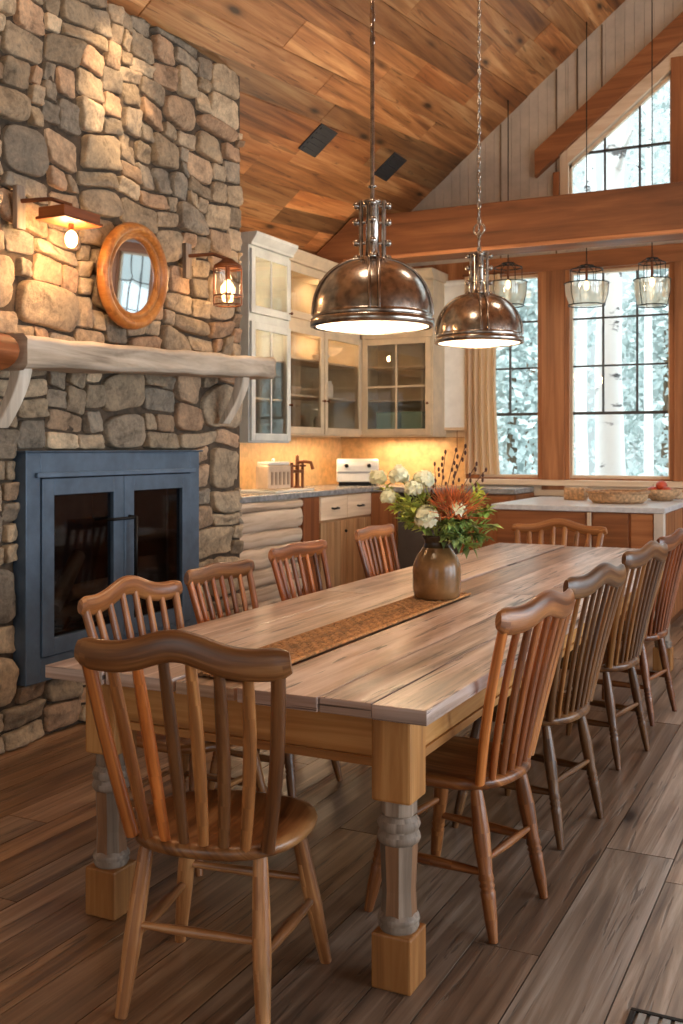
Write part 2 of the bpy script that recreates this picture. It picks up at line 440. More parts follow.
# other walls
mb = MB(); mb.box(XL - .14, XL, YF - .1, YB + .14, 0, 3.12)
struct(mb.build('wall_left', M['plaster']))
RW = [(1.0, 2.9, .5, 2.9), (3.6, 5.5, .5, 2.9), (6.2, 8.1, .5, 2.9)]
mb = MB(); wall_with_holes(mb, YF - .1, YB + .14, 0, 3.12, RW, XR, XR + .14, 'y')
struct(mb.build('wall_right', M['plaster']))
FW = [(-3.4, -1.6, .3, 2.9), (.2, 2.0, .3, 2.9)]  # openings added behind the camera to let in fill light
mb = MB(); wall_with_holes(mb, XL - .14, XR + .14, 0, 3.0, FW, YF - .14, YF, 'x')
mb.prism([(XL, 3.0), (XR, 3.0), (XR, ceil2(XR, YF)), (RX, ceil2(RX, YF)), (XL, ceil2(XL, YF))], YF - .14, YF, 'xz')
struct(mb.build('wall_front', M['plaster']))

# windows
def window(n, x0, x1, z0, z1, cols, rail, rows):
    y = YB + .03; mb = MB(); w = .03
    for a, b in ((x0, x0 + w), (x1 - w, x1)): mb.box(a, b, y, y + .06, z0, z1, 'z')
    for a, b in ((z0, z0 + w), (z1 - w, z1)): mb.box(x0 + w, x1 - w, y, y + .06, a, b, 'x')
    fr = struct(mb.build('window_%d' % n, M['pale'], None, .003))
    mb = MB()
    mb.box(x0 + w, x1 - w, y + .012, y + .046, rail - .014, rail + .014, 'x', (.8, .8, .8))
    for i in range(1, cols):
        xx = x0 + (x1 - x0) * i / cols; mb.box(xx - .0085, xx + .0085, y + .014, y + .044, rail + .014, z1 - w, 'z', (.8, .8, .8))
    for r in rows: mb.box(x0 + w, x1 - w, y + .016, y + .042, r - .0085, r + .0085, 'x', (.8, .8, .8))
    mb.build('muntin', M['muntin'], fr)
    mb = MB(); mb.box(x0 + w, x1 - w, y + .028, y + .032, z0 + w, z1 - w); mb.build('glass', M['glass'], fr)
for i, (x0, x1, z0, z1) in enumerate(WIN):
    window(i + 1, x0, x1, z0, z1, 2 if i == 0 else 3, 1.785, (2.23, 2.68))
# gable windows
n = 6
for (a, b) in ((GL, GR), (GR + .18, RX - .05)):
    for mir in (0, 1):
        def X(x): return x if not mir else 2 * RX - x
        y = YB + .02; mb = MB(); w = .03
        def quad(mb, p, y0, y1, col=(1, 1, 1)):
            p = [(X(q[0]), q[1]) for q in p]
            if mir: p.reverse()
            mb.prism(p, y0, y1, 'xz', col)
        quad(mb, [(a, GB), (b, GB), (b, GB + w), (a, GB + w)], y, y + .05)
        quad(mb, [(a, gz(a) - w * 1.3), (b, gz(b) - w * 1.3), (b, gz(b)), (a, gz(a))], y, y + .05)
        quad(mb, [(a, GB), (a + w, GB), (a + w, gz(a + w)), (a, gz(a))], y, y + .05)
        quad(mb, [(b - w, GB), (b, GB), (b, gz(b)), (b - w, gz(b - w))], y, y + .05)
        fr = struct(mb.build('window_%d' % n, M['pale'])); n += 1
        mb = MB()
        for i in (1, 2):
            xx = a + (b - a) * (i / 3 + .02); quad(mb, [(xx - .0085, GB), (xx + .0085, GB), (xx + .0085, gz(xx)), (xx - .0085, gz(xx))], y + .01, y + .04, (.8, .8, .8))
        zz = 4.24
        quad(mb, [(a + max(0, (zz - gz(a)) / .79), zz - .011), (b, zz - .011), (b, zz + .011), (a + max(0, (zz - gz(a)) / .79), zz + .011)], y + .01, y + .04, (.8, .8, .8))
        mb.build('muntin', M['muntin'], fr)
        mb = MB(); quad(mb, [(a, GB), (b, GB), (b, gz(b)), (a, gz(a))], y + .024, y + .028); mb.build('glass', M['glass'], fr)
# casings around the back windows (fir) and gable casing
mb = MB()
for a, b in ((-2.673, -2.393), (-1.458, -1.18), (-.25, .05), (.98, 1.26)):
    mb.box(a + .03, b - .03, YB - .045, YB - .001, 1.06, 3.16, 'z', tint(1, .06, .03))
    for s0, s1 in ((a - .012, a + .03), (b - .03, b + .012)): mb.box(s0, s1, YB - .028, YB - .001, 1.16, 3.14, 'z', (1.12, 1.12, 1.1))
mb.box(-3.36, XR, YB - .05, YB - .001, 3.14, 3.3, 'x', (.95, .92, .9))
mb.box(-3.36, -3.27, YB - .03, YB - .001, 1.16, 3.14, 'z')
struct(mb.build('trim_2', M['fir'], None, .004))
mb = MB(); mb.box(-3.4, XR, YB - .09, YB - .001, 1.10, 1.155, 'x'); mb.box(-3.4, XR, YB - .03, YB - .001, 1.0, 1.099, 'x')
struct(mb.build('trim_3', M['pale'], None, .006))
mb = MB()
def casing(off0, off1, y0, y1, x0, x1, col):
    for mir in (0, 1):
        p = [(x0, gz(x0) + off0), (x1, gz(x1) + off0), (x1, gz(x1) + off1), (x0, gz(x0) + off1)]
        if mir: p = [(2 * RX - q[0], q[1]) for q in p][::-1]
        mb.prism(p, y0, y1, 'xz', col)
casing(.15, .40, YB - .09, YB - .001, GL - .30, RX, (.8, .76, .74))
for mir in (0, 1):
    for (a, b, c) in ((GL - .13, GL - .072, (.8, .74, .7)), (GR - .01, GR + .19, (.95, .92, .9))):
        aa, bb = (a, b) if not mir else (2 * RX - b, 2 * RX - a)
        m = (a + b) / 2; mb.box(aa, bb, YB - .06, YB - .001, 3.7, gz(m) + .02, 'z', c)
struct(mb.build('trim_4', M['fir'], None, .004))
mb = MB(); casing(.0, .148, YB - .045, YB - .001, GL - .0, RX, (1, 1, 1))
for mir in (0, 1):
    aa, bb = (GL - .07, GL + .012) if not mir else (2 * RX - GL - .012, 2 * RX - GL + .07)
    mb.box(aa, bb, YB - .04, YB - .001, 3.7, gz(GL) + .14, 'z')
struct(mb.build('trim_6', M['pale'], None, .004))
# tie beam
mb = MB(); y0, y1 = 8.75, 9.03; zb, zt = 3.205, 3.63
def xc(z): return (z - 3.857 - .04 * (y0 - 9.7)) / .812 - 4.016 + .03
mb.prism([(xc(zb) if xc(zb) > XL else XL + .005, zb), (XR - .005, zb), (XR - .005, zt - .13), (XR - .6, zt), (xc(zt), zt)], y0, y1, 'xz', (.95, .92, .9))
struct(mb.build('beam', M['beam'], None, .01))
mb = MB(); mb.box(-4.3, XR - .01, y0 - .02, y0 - .001, zb + .0, zb + .035, 'x', (1.5, 1.6, 1.8))
struct(mb.build('trim_5', M['fir'], None, .004))

# ------------------------------------------------------------------ stone fireplace
CX, CY0, CY1 = -3.66, 2.2, 5.87          # face plane x, extent in y
IY0, IY1, IZ0, IZ1 = 3.79, 5.28, .30, 1.44     # opening of the insert
fire = thing('stone_fireplace', 'tall fieldstone chimney breast with hearth rising to the plank ceiling', 'fireplace', (0, 0, 0))
mb = MB(); top = lambda y: ceil_z(CX, y) - .03
X0 = XL + .005
def core(ya, yb, za, zt_=None):
    if zt_ is not None: mb.box(X0, CX, ya, yb, za, zt_)
    else: mb.prism([(X0, za), (CX, za), (CX, ceil_z(CX, ya) - .03), (X0, ceil_z(X0, ya) - .03)], ya, yb, 'xz')
core(CY0, IY0, 0); core(IY1, CY1, 0); core(IY0, IY1, 0, IZ0); core(IY0, IY1, IZ1)
mb.box(X0, XL + .25, IY0, IY1, IZ0, IZ1)
mb.build('mortar_core', M['mortar'], fire)
g = .05; NY = int((CY1 - CY0) / g); NZ = int(4.15 / g)
occ = [[False] * NZ for _ in range(NY)]
for i in range(NY):
    for j in range(NZ):
        y, z = CY0 + (i + .5) * g, (j + .5) * g
        if IY0 - .01 < y < IY1 + .01 and IZ0 - .02 < z < IZ1 + .03: occ[i][j] = True
SR = random.Random(21)
PAL = [(.37, .31, .235), (.44, .36, .265), (.31, .27, .22), (.47, .385, .28), (.42, .315, .225), (.27, .245, .21), (.54, .45, .335), (.45, .32, .225), (.34, .28, .21), (.40, .33, .25)]
stones = MB()
def warp(y, z):
    e = min(1, max(0, min(CY1 - y, y - CY0, abs(z - 0) + .05)) / .25)
    if IY0 - .3 < y < IY1 + .3 and IZ0 - .3 < z < IZ1 + .3:
        dd = max(IY0 - y, y - IY1, IZ0 - z, z - IZ1, 0); e *= min(1, dd / .25)
    a = noise.noise(Vector((y * 2.6, z * 2.6, 3.1))); b = noise.noise(Vector((y * 2.3, z * 2.3, 9.7)))
    return y + .07 * a * e, z + .075 * b * e
def stone(i, j, w, h):
    y0, z0 = CY0 + i * g, j * g; cy, cz = y0 + w * g / 2, z0 + h * g / 2; hw, hh = w * g / 2, h * g / 2
    big = w * h
    boulder = big > 12 and SR.random() < .5
    n = SR.choice([3.2, 4.0, 5.0]) if boulder else SR.choice([10, 14, 20, 28])
    K = 32; gap = .002 + SR.uniform(0, .003); seed = SR.uniform(0, 99); ring = []
    jm = .08 if boulder else .085
    if h <= 2 or w <= 2: jm = .06
    co = [[1 - SR.random() ** 2 * jm * 2, 1 - SR.random() ** 2 * jm * 2] for _ in range(4)]
    for k in range(K):
        a = 2 * PI * (k + .5) / K; ca, sa = math.cos(a), math.sin(a)
        r = (abs(ca) ** n + abs(sa) ** n) ** (-1 / n)
        u, v = ca * r, sa * r; fu, fv = (u + 1) / 2, (v + 1) / 2
        ku = co[0][0] * (1 - fu) * (1 - fv) + co[1][0] * fu * (1 - fv) + co[2][0] * fu * fv + co[3][0] * (1 - fu) * fv
        kv = co[0][1] * (1 - fu) * (1 - fv) + co[1][1] * fu * (1 - fv) + co[2][1] * fu * fv + co[3][1] * (1 - fu) * fv
        jit = 1 - .045 * abs(noise.noise(Vector((ca * 2.1, sa * 2.1, seed))))
        ring.append((u * ku * jit, v * kv * jit))
    dep = SR.uniform(.02, .04) + (.012 if boulder else 0); tu, tv = SR.uniform(-.014, .014), SR.uniform(-.014, .014)
    c = list(SR.choice(PAL)); kk = SR.uniform(.66, 1.08); c = (c[0] * kk * 1.12, c[1] * kk * 1.02, c[2] * kk * .92)
    vs = []; NR = [(1.0, -.03), (1.0, dep * .72), (.975, dep * .92), (.93, dep), (.62, dep * 1.02 + (.012 if boulder else .002)), (.3, dep * 1.03 + (.016 if boulder else .003))]
    for (s_, d_) in NR:
        for (u, v) in ring:
            yy, zz = warp(cy + u * s_ * (hw - gap), cz + v * s_ * (hh - gap))
            e = .014 * noise.noise(Vector((yy * 9, zz * 9, seed))) + .012 * noise.noise(Vector((yy * 30, zz * 30, seed)))
            yy = min(yy, CY1 + .012); zz = max(zz, .004)
            x = CX + d_ + ((e + tu * u + tv * v) if s_ < 1 else (e * .4 + (tu * u + tv * v if d_ > 0 else 0)))
            zz = min(zz, ceil_z(CX - .03, yy) - .02)
            vs.append((x, yy, zz))
    fs = []
    for q in range(len(NR) - 1):
        for k in range(K):
            k2 = (k + 1) % K; fs.append([q * K + k, q * K + k2, (q + 1) * K + k2, (q + 1) * K + k])
    fs.append([(len(NR) - 1) * K + k for k in range(K)])
    stones.add(vs, fs, None, c, True)
for j in range(NZ):
    i = 0
    while i < NY:
        if occ[i][j]: i += 1; continue
        q = SR.random()
        if q < .15: w, h = SR.randint(6, 9), SR.randint(4, 6)
        elif q < .40: w, h = SR.randint(4, 7), SR.randint(3, 4)
        elif q < .68: w, h = SR.randint(4, 9), SR.randint(2, 2)
        else: w, h = SR.randint(2, 4), SR.randint(2, 4)
        ww = 0
        while ww < w and i + ww < NY and not occ[i + ww][j]: ww += 1
        if i + ww < NY and not occ[i + ww][j] and i + ww + 1 < NY and occ[i + ww + 1][j]: ww += 1
        h = min(h, max(1, round(ww * .85)))
        hh = 0
        while hh < h and j + hh < NZ and not any(occ[a][j + hh] for a in range(i, i + ww)): hh += 1
        if hh < 1: hh = 1
        for a in range(i, i + ww):
            for b in range(j, j + hh): occ[a][b] = True
        if CY0 + i * g < CY1 and j * g < ceil_z(CX, CY0 + i * g) - .05: stone(i, j, ww, hh)
        i += ww
stones.build('stonework', M['stone'], fire)

# fireplace insert
XI = CX + .035
ins = thing('fireplace_insert', 'blue grey steel fireplace insert with two glazed doors set in the stone', 'fireplace insert', (XI, (IY0 + IY1) / 2, IZ0))
W2 = (IY1 - IY0) / 2 - .005; HH = IZ1 - IZ0
def ibox(mb, y0, y1, z0, z1, x0, x1, c=(1, 1, 1)): mb.box(x0, x1, y0, y1, z0, z1, None, c)
mb = MB()
ibox(mb, -W2, -W2 + .1, 0, HH - .005, -.04, .045); ibox(mb, W2 - .1, W2, 0, HH - .005, -.04, .045)
ibox(mb, -W2 + .1, W2 - .1, HH - .11, HH - .005, -.04, .045); ibox(mb, -W2 + .1, W2 - .1, 0, .12, -.04, .045)
ibox(mb, -W2 - .02, W2 + .02, HH - .006, HH + .004, -.02, .06, (.8, .8, .8))
mb.build('frame', M['insert'], ins, .004)
mb = MB(); ibox(mb, -W2 + .06, W2 - .06, HH - .13, HH - .105, .046, .066, (1.25, 1.25, 1.25)); mb.build('hood_lip', M['insert'], ins, .004)
mb = MB(); ibox(mb, -.52, .52, .12, HH - .11, -.62, -.60); ibox(mb, -.54, -.52, .12, HH - .11, -.60, -.04); ibox(mb, .52, .54, .12, HH - .11, -.60, -.04)
ibox(mb, -.52, .52, .10, .12, -.60, -.04, (1.4, 1.3, 1.2)); ibox(mb, -.52, .52, HH - .11, HH - .1, -.6, -.04)
mb.build('firebox', M['soot'], ins)
for s in (-1, 1):
    a, b = (-W2 + .103, -.003) if s < 0 else (.003, W2 - .103)
    mb = MB(); z0, z1 = .123, HH - .135; fw = .085
    ibox(mb, a, a + fw, z0, z1, .01, .055); ibox(mb, b - fw, b, z0, z1, .01, .055)
    ibox(mb, a + fw, b - fw, z1 - fw, z1, .01, .055); ibox(mb, a + fw, b - fw, z0, z0 + fw, .01, .055)
    d = mb.build('door', M['insert'], ins, .003)
    mb = MB(); ibox(mb, a + fw, b - fw, z0 + fw, z1 - fw, .028, .033); mb.build('glass', M['fireglass'], d)
mb = MB(); mb.tube([(.055, .045, .42), (.1, .045, .42), (.1, .045, .78), (.055, .045, .78)], .011, 10); 
mb.tube([(.055, -.14, .775), (.095, -.14, .775), (.095, .05, .775)], .008, 8)
h = mb.build('handle', M['black'], d)
# grate and logs in the firebox
gr = thing('fire_grate', 'black iron grate inside the firebox carrying firewood', 'grate', (CX - .28, 4.52, IZ0 + .12))
mb = MB()
for k in range(6): mb.tube([(-.14, -.3 + .12 * k, .06), (.12, -.3 + .12 * k, .06), (.16, -.3 + .12 * k, .12)], .011, 8)
for xx in (-.1, .1): mb.tube([(xx, -.32, .05), (xx, .32, .05)], .01, 8)
mb.build('bars', M['black'], gr)
for sy in (-1, 1):
    for xx in (-.1, .1):
        mb = MB(); mb.tube([(xx, sy * .28, 0), (xx, sy * .28, .05)], .01, 8); mb.build('foot', M['black'], gr)
for k, (x0, y0, z0, x1, y1, z1, lab) in enumerate((
        (-.06, -.32, .115, -.05, .3, .115, 'rear split log lying flat on the fire grate'),
        (.06, -.3, .115, .06, .32, .115, 'front split log lying flat on the fire grate'),
        (.1, -.25, .17, -.04, .12, .42, 'firewood log propped at a slant against the firebox back'),
        (.02, -.05, .22, -.02, .36, .23, 'short firewood log lying on top of the others'))):
    mb = MB(); p, q = Vector((x0, y0, z0)), Vector((x1, y1, z1))
    mb.tube([p + (q - p) * f for f in (0, .3, .7, 1)], [.042, .046, .045, .04], 9)
    tag(mb.build('firewood_log', M['log']), lab, 'log', 'logs in the fireplace').location = gr.location

# mantel
ma = thing('mantel_shelf', 'pale weathered hewn timber mantel on curved brackets above the insert', 'mantel', (0, 0, 0))
mb = MB(); n = 14
ys = [3.53 + (5.78 - 3.53) * i / n for i in range(n + 1)]; ring = []
for i, y in enumerate(ys):
    f = i / n; zt_, zb_ = 1.965 + .07 * f + R.uniform(-.006, .006), 1.82 + .095 * f + R.uniform(-.006, .006)
    xf = CX + .33 + R.uniform(-.008, .008); ring.append([(CX + .05, y, zb_), (xf - .02, y, zb_), (xf, y, zb_ + .02), (xf + R.uniform(-.006, .004), y, (zt_ + zb_) / 2), (xf, y, zt_ - .02), (xf - .02, y, zt_), (CX + .05, y, zt_)])
vs = [p for r in ring for p in r]; fs = []; uvs = []; K = 7
for i in range(n):
    for k in range(K):
        k2 = (k + 1) % K; fs.append([i * K + k, (i + 1) * K + k, (i + 1) * K + k2, i * K + k2])
        uvs.append([(vs[q][1], (vs[q][0] + vs[q][2]) * 1.0) for q in fs[-1]])
fs.append(list(range(K))[::-1]); uvs.append([(vs[q][0] * .3, vs[q][2]) for q in fs[-1]])
fs.append([n * K + k for k in range(K)]); uvs.append([(vs[q][0] * .3, vs[q][2]) for q in fs[-1]])
fs = [f[::-1] for f in fs]; uvs = [u[::-1] for u in uvs]
mb.add(vs, fs, uvs, (1, 1, 1)); mb.build('timber', M['mantel'], ma, .008)
for yy, dz in ((3.60, 0), (5.52, .06)):
    mb = MB(); o_, i_ = [], []
    for q in range(11):
        a = PI / 2 * q / 10; ex, ez = CX + .285 - .225 * math.cos(a) ** 1.0, 1.835 + dz - .38 * (1 - math.sin(a))
        ex = CX + .27 - .15 * (1 - q / 10) ** 1.6; ez = 1.84 + dz - .29 * (1 - q / 10)
        o_.append((ex, ez)); i_.append((ex - .045 - .02 * q / 10, ez + .0))
    mb.prism(o_ + i_[::-1], yy - .04, yy + .04, 'xz', (1.2, 1.24, 1.28), grain=1)
    mb.build('bracket', M['mantel'], ma, .006)
lg = MB()
lg.tube([(CX + .2, 2.6, 1.90), (CX + .2, 3.0, 1.90), (CX + .2, 3.49, 1.892)], [(.13, .085), (.128, .083), (.13, .085)], 18)
tag(lg.build('mantel_log', M['redlog']), 'round reddish log end butting against the pale mantel timber', 'log')

# round mirror
mi = thing('round_mirror', 'round wall mirror in a thick turned honey wood frame above the mantel', 'mirror', (CX + .1, 4.585, 2.405))
mi.rotation_euler = (0, math.radians(5), 0)
RM = Matrix.Rotation(PI / 2, 4, 'Y')
mb = MB(); mb.lathe([(.2, 0), (.2, .02), (.208, .034), (.222, .036), (.23, .026), (.238, .026), (.246, .044), (.258, .05), (.272, .05), (.286, .038), (.292, .015), (.292, .0), (.2, 0)], 64, RM)
mb.build('frame', M['honey'], mi)
mb = MB(); mb.lathe([(.001, .013), (.08, .0126), (.15, .012), (.202, .011)], 48, RM); mb.build('mirror_glass', M['mirror'], mi)

# sconces
def sconce(y, z, lab, on):
    s = thing('wall_sconce', lab, 'wall lamp', (CX, y, z), 0, 'lantern sconces on the chimney')
    mb = MB(); mb.box(.055, .085, -.17, -.11, .04, .25, 'z'); mb.build('backplate', M['greywood'], s, .004)
    mb = MB(); mb.tube([(.08, -.14, .175), (.2, -.06, .19), (.27, 0, .165), (.27, 0, .13)], .011, 8); mb.build('arm', M['bronze'], s)
    if on:
        mb = MB(); mb.box(.18, .36, -.15, .13, .075, .09, 'y', (.7, .6, .5)); mb.box(.19, .35, -.14, .12, .09, .135, 'y', (.8, .7, .6)); mb.build('hood', M['redlog'], s, .004)
    else:
        mb = MB(); mb.lathe([(.03, .165), (.06, .14), (.085, .125), (.085, .112), (.001, .112)], 24, Matrix.Translation((.27, 0, 0))); mb.build('cap', M['bronze'], s)
    if not on:
        mb = MB()
        for zz in (-.115, -.06, .105): mb.torus((.27, 0, zz), .082, .005, None, 28, 6)
        for k in range(4):
            a = k * PI / 2 + .5; mb.tube([(.27 + .084 * math.cos(a), .084 * math.sin(a), -.115), (.27 + .084 * math.cos(a), .084 * math.sin(a), .11)], .004, 6)
        mb.build('cage', M['bronze'], s)
        mb = MB(); mb.lathe([(.001, -.115), (.07, -.115), (.079, -.05), (.079, .05), (.07, .108)], 24, Matrix.Translation((.27, 0, 0))); mb.build('glass', M['lampglass'], s)
    mb = MB(); mb.ball((.27, 0, .0), (.03, .03, .042) if on else (.022, .022, .04), 14, 8)
    mb.build('bulb', M['bulb'] if on else M['bulbsoft'], s)
    mb = MB(); mb.tube([(.27, 0, .12), (.27, 0, .045)], .014, 10); mb.build('socket', M['bronze'], s)
    ld = bpy.data.lights.new('sconce_light', 'POINT'); ld.energy = 26 if on else 8; ld.color = (1, .62, .3); ld.shadow_soft_size = .05
    lo = bpy.data.objects.new('sconce_light', ld); COL.objects.link(lo); lo.location = (CX + .27, y, z - (.0)); lo.parent = None
sconce(3.90, 2.47, 'lantern wall sconce with a bright bare bulb beside the round mirror', True)
sconce(5.30, 2.44, 'glass lantern wall sconce near the chimney corner by the white cabinet', False)

# ceiling vents
def vent(c, lab):
    x, y = c; z = ceil_z(x, y)
    v = thing('ceiling_vent', lab, 'vent', (x, y, z - .016), 0, 'dark vents in the plank ceiling')
    v.rotation_euler = (0, -math.atan(.812), 0)
    mb = MB(); mb.box(-.135, .135, -.14, .14, -.012, .0); mb.build('plate', M['vent'], v, .003)
    mb = MB()
    for k in range(5): mb.box(-.11 + .05 * k, -.09 + .05 * k, -.115, .115, -.02, -.012)
    mb.build('louvre', M['vent'], v)
VENTS = [(-3.81, 7.28), (-3.75, 8.58)]
vent(VENTS[0], 'dark rectangular vent in the plank ceiling nearer the stone chimney')
vent(VENTS[1], 'dark rectangular vent in the plank ceiling partly behind a pendant rod')

# ------------------------------------------------------------------ dining table
TX0, TX1, TY0, TY1, TZ = -2.26, -.98, 2.484, 7.12, .78
tb = thing('dining_table', 'long rustic farmhouse dining table of wide planks with turned legs', 'table', ((TX0 + TX1) / 2, (TY0 + TY1) / 2, 0))
cx, cy = (TX0 + TX1) / 2, (TY0 + TY1) / 2
mb = MB()
for (a, b, c) in ((TX0, -2.035, (1.0, 1.0, 1.04)), (-2.031, -1.787, (1.1, 1.12, 1.16)), (-1.555, -1.30, (1.1, 1.1, 1.16)), (-1.296, -1.14, (.95, .97, 1.03)), (-1.137, TX1, (1.14, 1.16, 1.24))):
    cut = TY0 + R.uniform(1.8, 2.6)
    for (u, v) in ((TY0 + R.uniform(-.006, .006), cut), (cut + .004, TY1)):
        k = R.uniform(.9, 1.08)
        k *= 1.2; mb.box(a - cx, b - cx, u - cy, v - cy, TZ - .042, TZ - R.uniform(0, .002), 'y', (c[0] * k, c[1] * k, c[2] * k * 1.06))
mb.box(-1.772 - cx, -1.57 - cx, TY0 - cy + .004, TY1 - cy, TZ - .042, TZ - .006, 'y', (.9, .8, .72))
mb.box(TX0 + .05 - cx, TX1 - .05 - cx, TY0 + .05 - cy, TY1 - .05 - cy, TZ - .048, TZ - .0425, 'y', (.25, .2, .16))
mb.build('tabletop', M['table'], tb, .004)
LX0, LX1, LY0, LY1 = TX0 + .115, TX1 - .066, TY0 + .045, TY1 - .06
lw = .116
for (x0, y0) in ((LX0, LY0), (LX1 - lw, LY0), (LX0, LY1 - lw), (LX1 - lw, LY1 - lw)):
    ox, oy = x0 + lw / 2 - cx, y0 + lw / 2 - cy; T = Matrix.Translation((ox, oy, 0))
    mb = MB(); mb.box(-lw / 2, lw / 2, -lw / 2, lw / 2, .505, TZ - .05, 'z', (.92, .84, .74), T)
    leg = mb.build('leg', M['tleg'], tb, .008)
    mb = MB(); q = .5
    mb.lathe([(.05, .505), (.05, .465)], 8, T, (1.1, 1.05, 1), 0, False, PI / 8)
    mb.lathe([(.05, .466), (.046, .46), (.055, .45), (.06, .437), (.055, .425), (.053, .42), (.058, .41), (.06, .4), (.056, .39), (.046, .384)], 24, T, (1, 1, 1), 0, True, PI / 8)
    for q in range(8):
        a0, a1 = PI / 8 + q * PI / 4, PI / 8 + (q + 1) * PI / 4; cc = (1.05, 1, .95) if q % 2 == 0 else (1.0, .66, .42)
        pr = [(.052, .386), (.05, .34), (.046, .26), (.05, .195)]; vs = [T @ Vector((r * math.cos(a), r * math.sin(a), z)) for (r, z) in pr for a in (a0, a1)]
        o2 = R.uniform(0, 30); mb.add(vs, [[2 * i + 2, 2 * i + 3, 2 * i + 1, 2 * i] for i in range(3)], [[(o2 + vs[k][2], o2 + (k % 2) * .04) for k in (2 * i + 2, 2 * i + 3, 2 * i + 1, 2 * i)] for i in range(3)], cc)
    mb.lathe([(.046, .198), (.056, .188), (.058, .178), (.052, .17), (.056, .162), (.05, .15)], 24, T, (1, 1, 1), 0, True, PI / 8)
    mb.build('turned_shaft', M['greywood'], leg)
    mb = MB(); mb.box(-lw / 2, lw / 2, -lw / 2, lw / 2, 0, .15, 'z', (.66, .56, .48), T); mb.build('foot', M['tleg'], leg, .006)
for (a, b, c, d) in ((LX0 + lw, LX1 - lw, LY0 + .03, LY0 + .06), (LX0 + lw, LX1 - lw, LY1 - .06, LY1 - .03), (LX0 + .03, LX0 + .06, LY0 + lw, LY1 - lw), (LX1 - .06, LX1 - .03, LY0 + lw, LY1 - lw)):
    mb = MB(); mb.box(a - cx, b - cx, c - cy, d - cy, .615, TZ - .05, None, (.98, .93, .86))
    mb.box(a - cx - (0 if b - a > .5 else .008), b - cx + (0 if b - a > .5 else .008), c - cy - (.008 if b - a > .5 else 0), d - cy + (.008 if b - a > .5 else 0), .59, .615, None, (.85, .78, .7))
    mb.build('apron', M['tleg'], tb, .003)
# runner : woven strands
mb = MB(); RY0, RY1 = 2.56, 4.52; nstr = 9
for k in range(nstr):
    xx = -1.76 + .178 * (k + .5) / nstr; n = 150; pts = []
    for i in range(n + 1):
        y = RY0 + (RY1 - RY0) * i / n
        pts.append((xx, y, TZ + .004 + .0035 * math.sin(i * PI * .5 + k * PI)))
    q = R.uniform(.75, 1.15); mb.tube(pts, (.0095, .005), 6, (q, q * .95, q * .9))
for i in range(98):
    y = RY0 + .02 * i + .01; q = R.uniform(.6, .95); mb.tube([(-1.762, y, TZ + .003), (-1.58, y, TZ + .003)], (.006, .0035), 5, (q, q * .92, q * .85))
for s, xx in ((0, -1.768), (1, -1.574)):
    mb.tube([(xx, RY0, TZ + .005), (xx, RY1, TZ + .005)], (.007, .006), 6, (1.45, 1.35, 1.2) if s else (.8, .75, .7))
tag(mb.build('table_runner', M['runner']), 'woven straw coloured runner along the middle of the dining table', 'table runner')

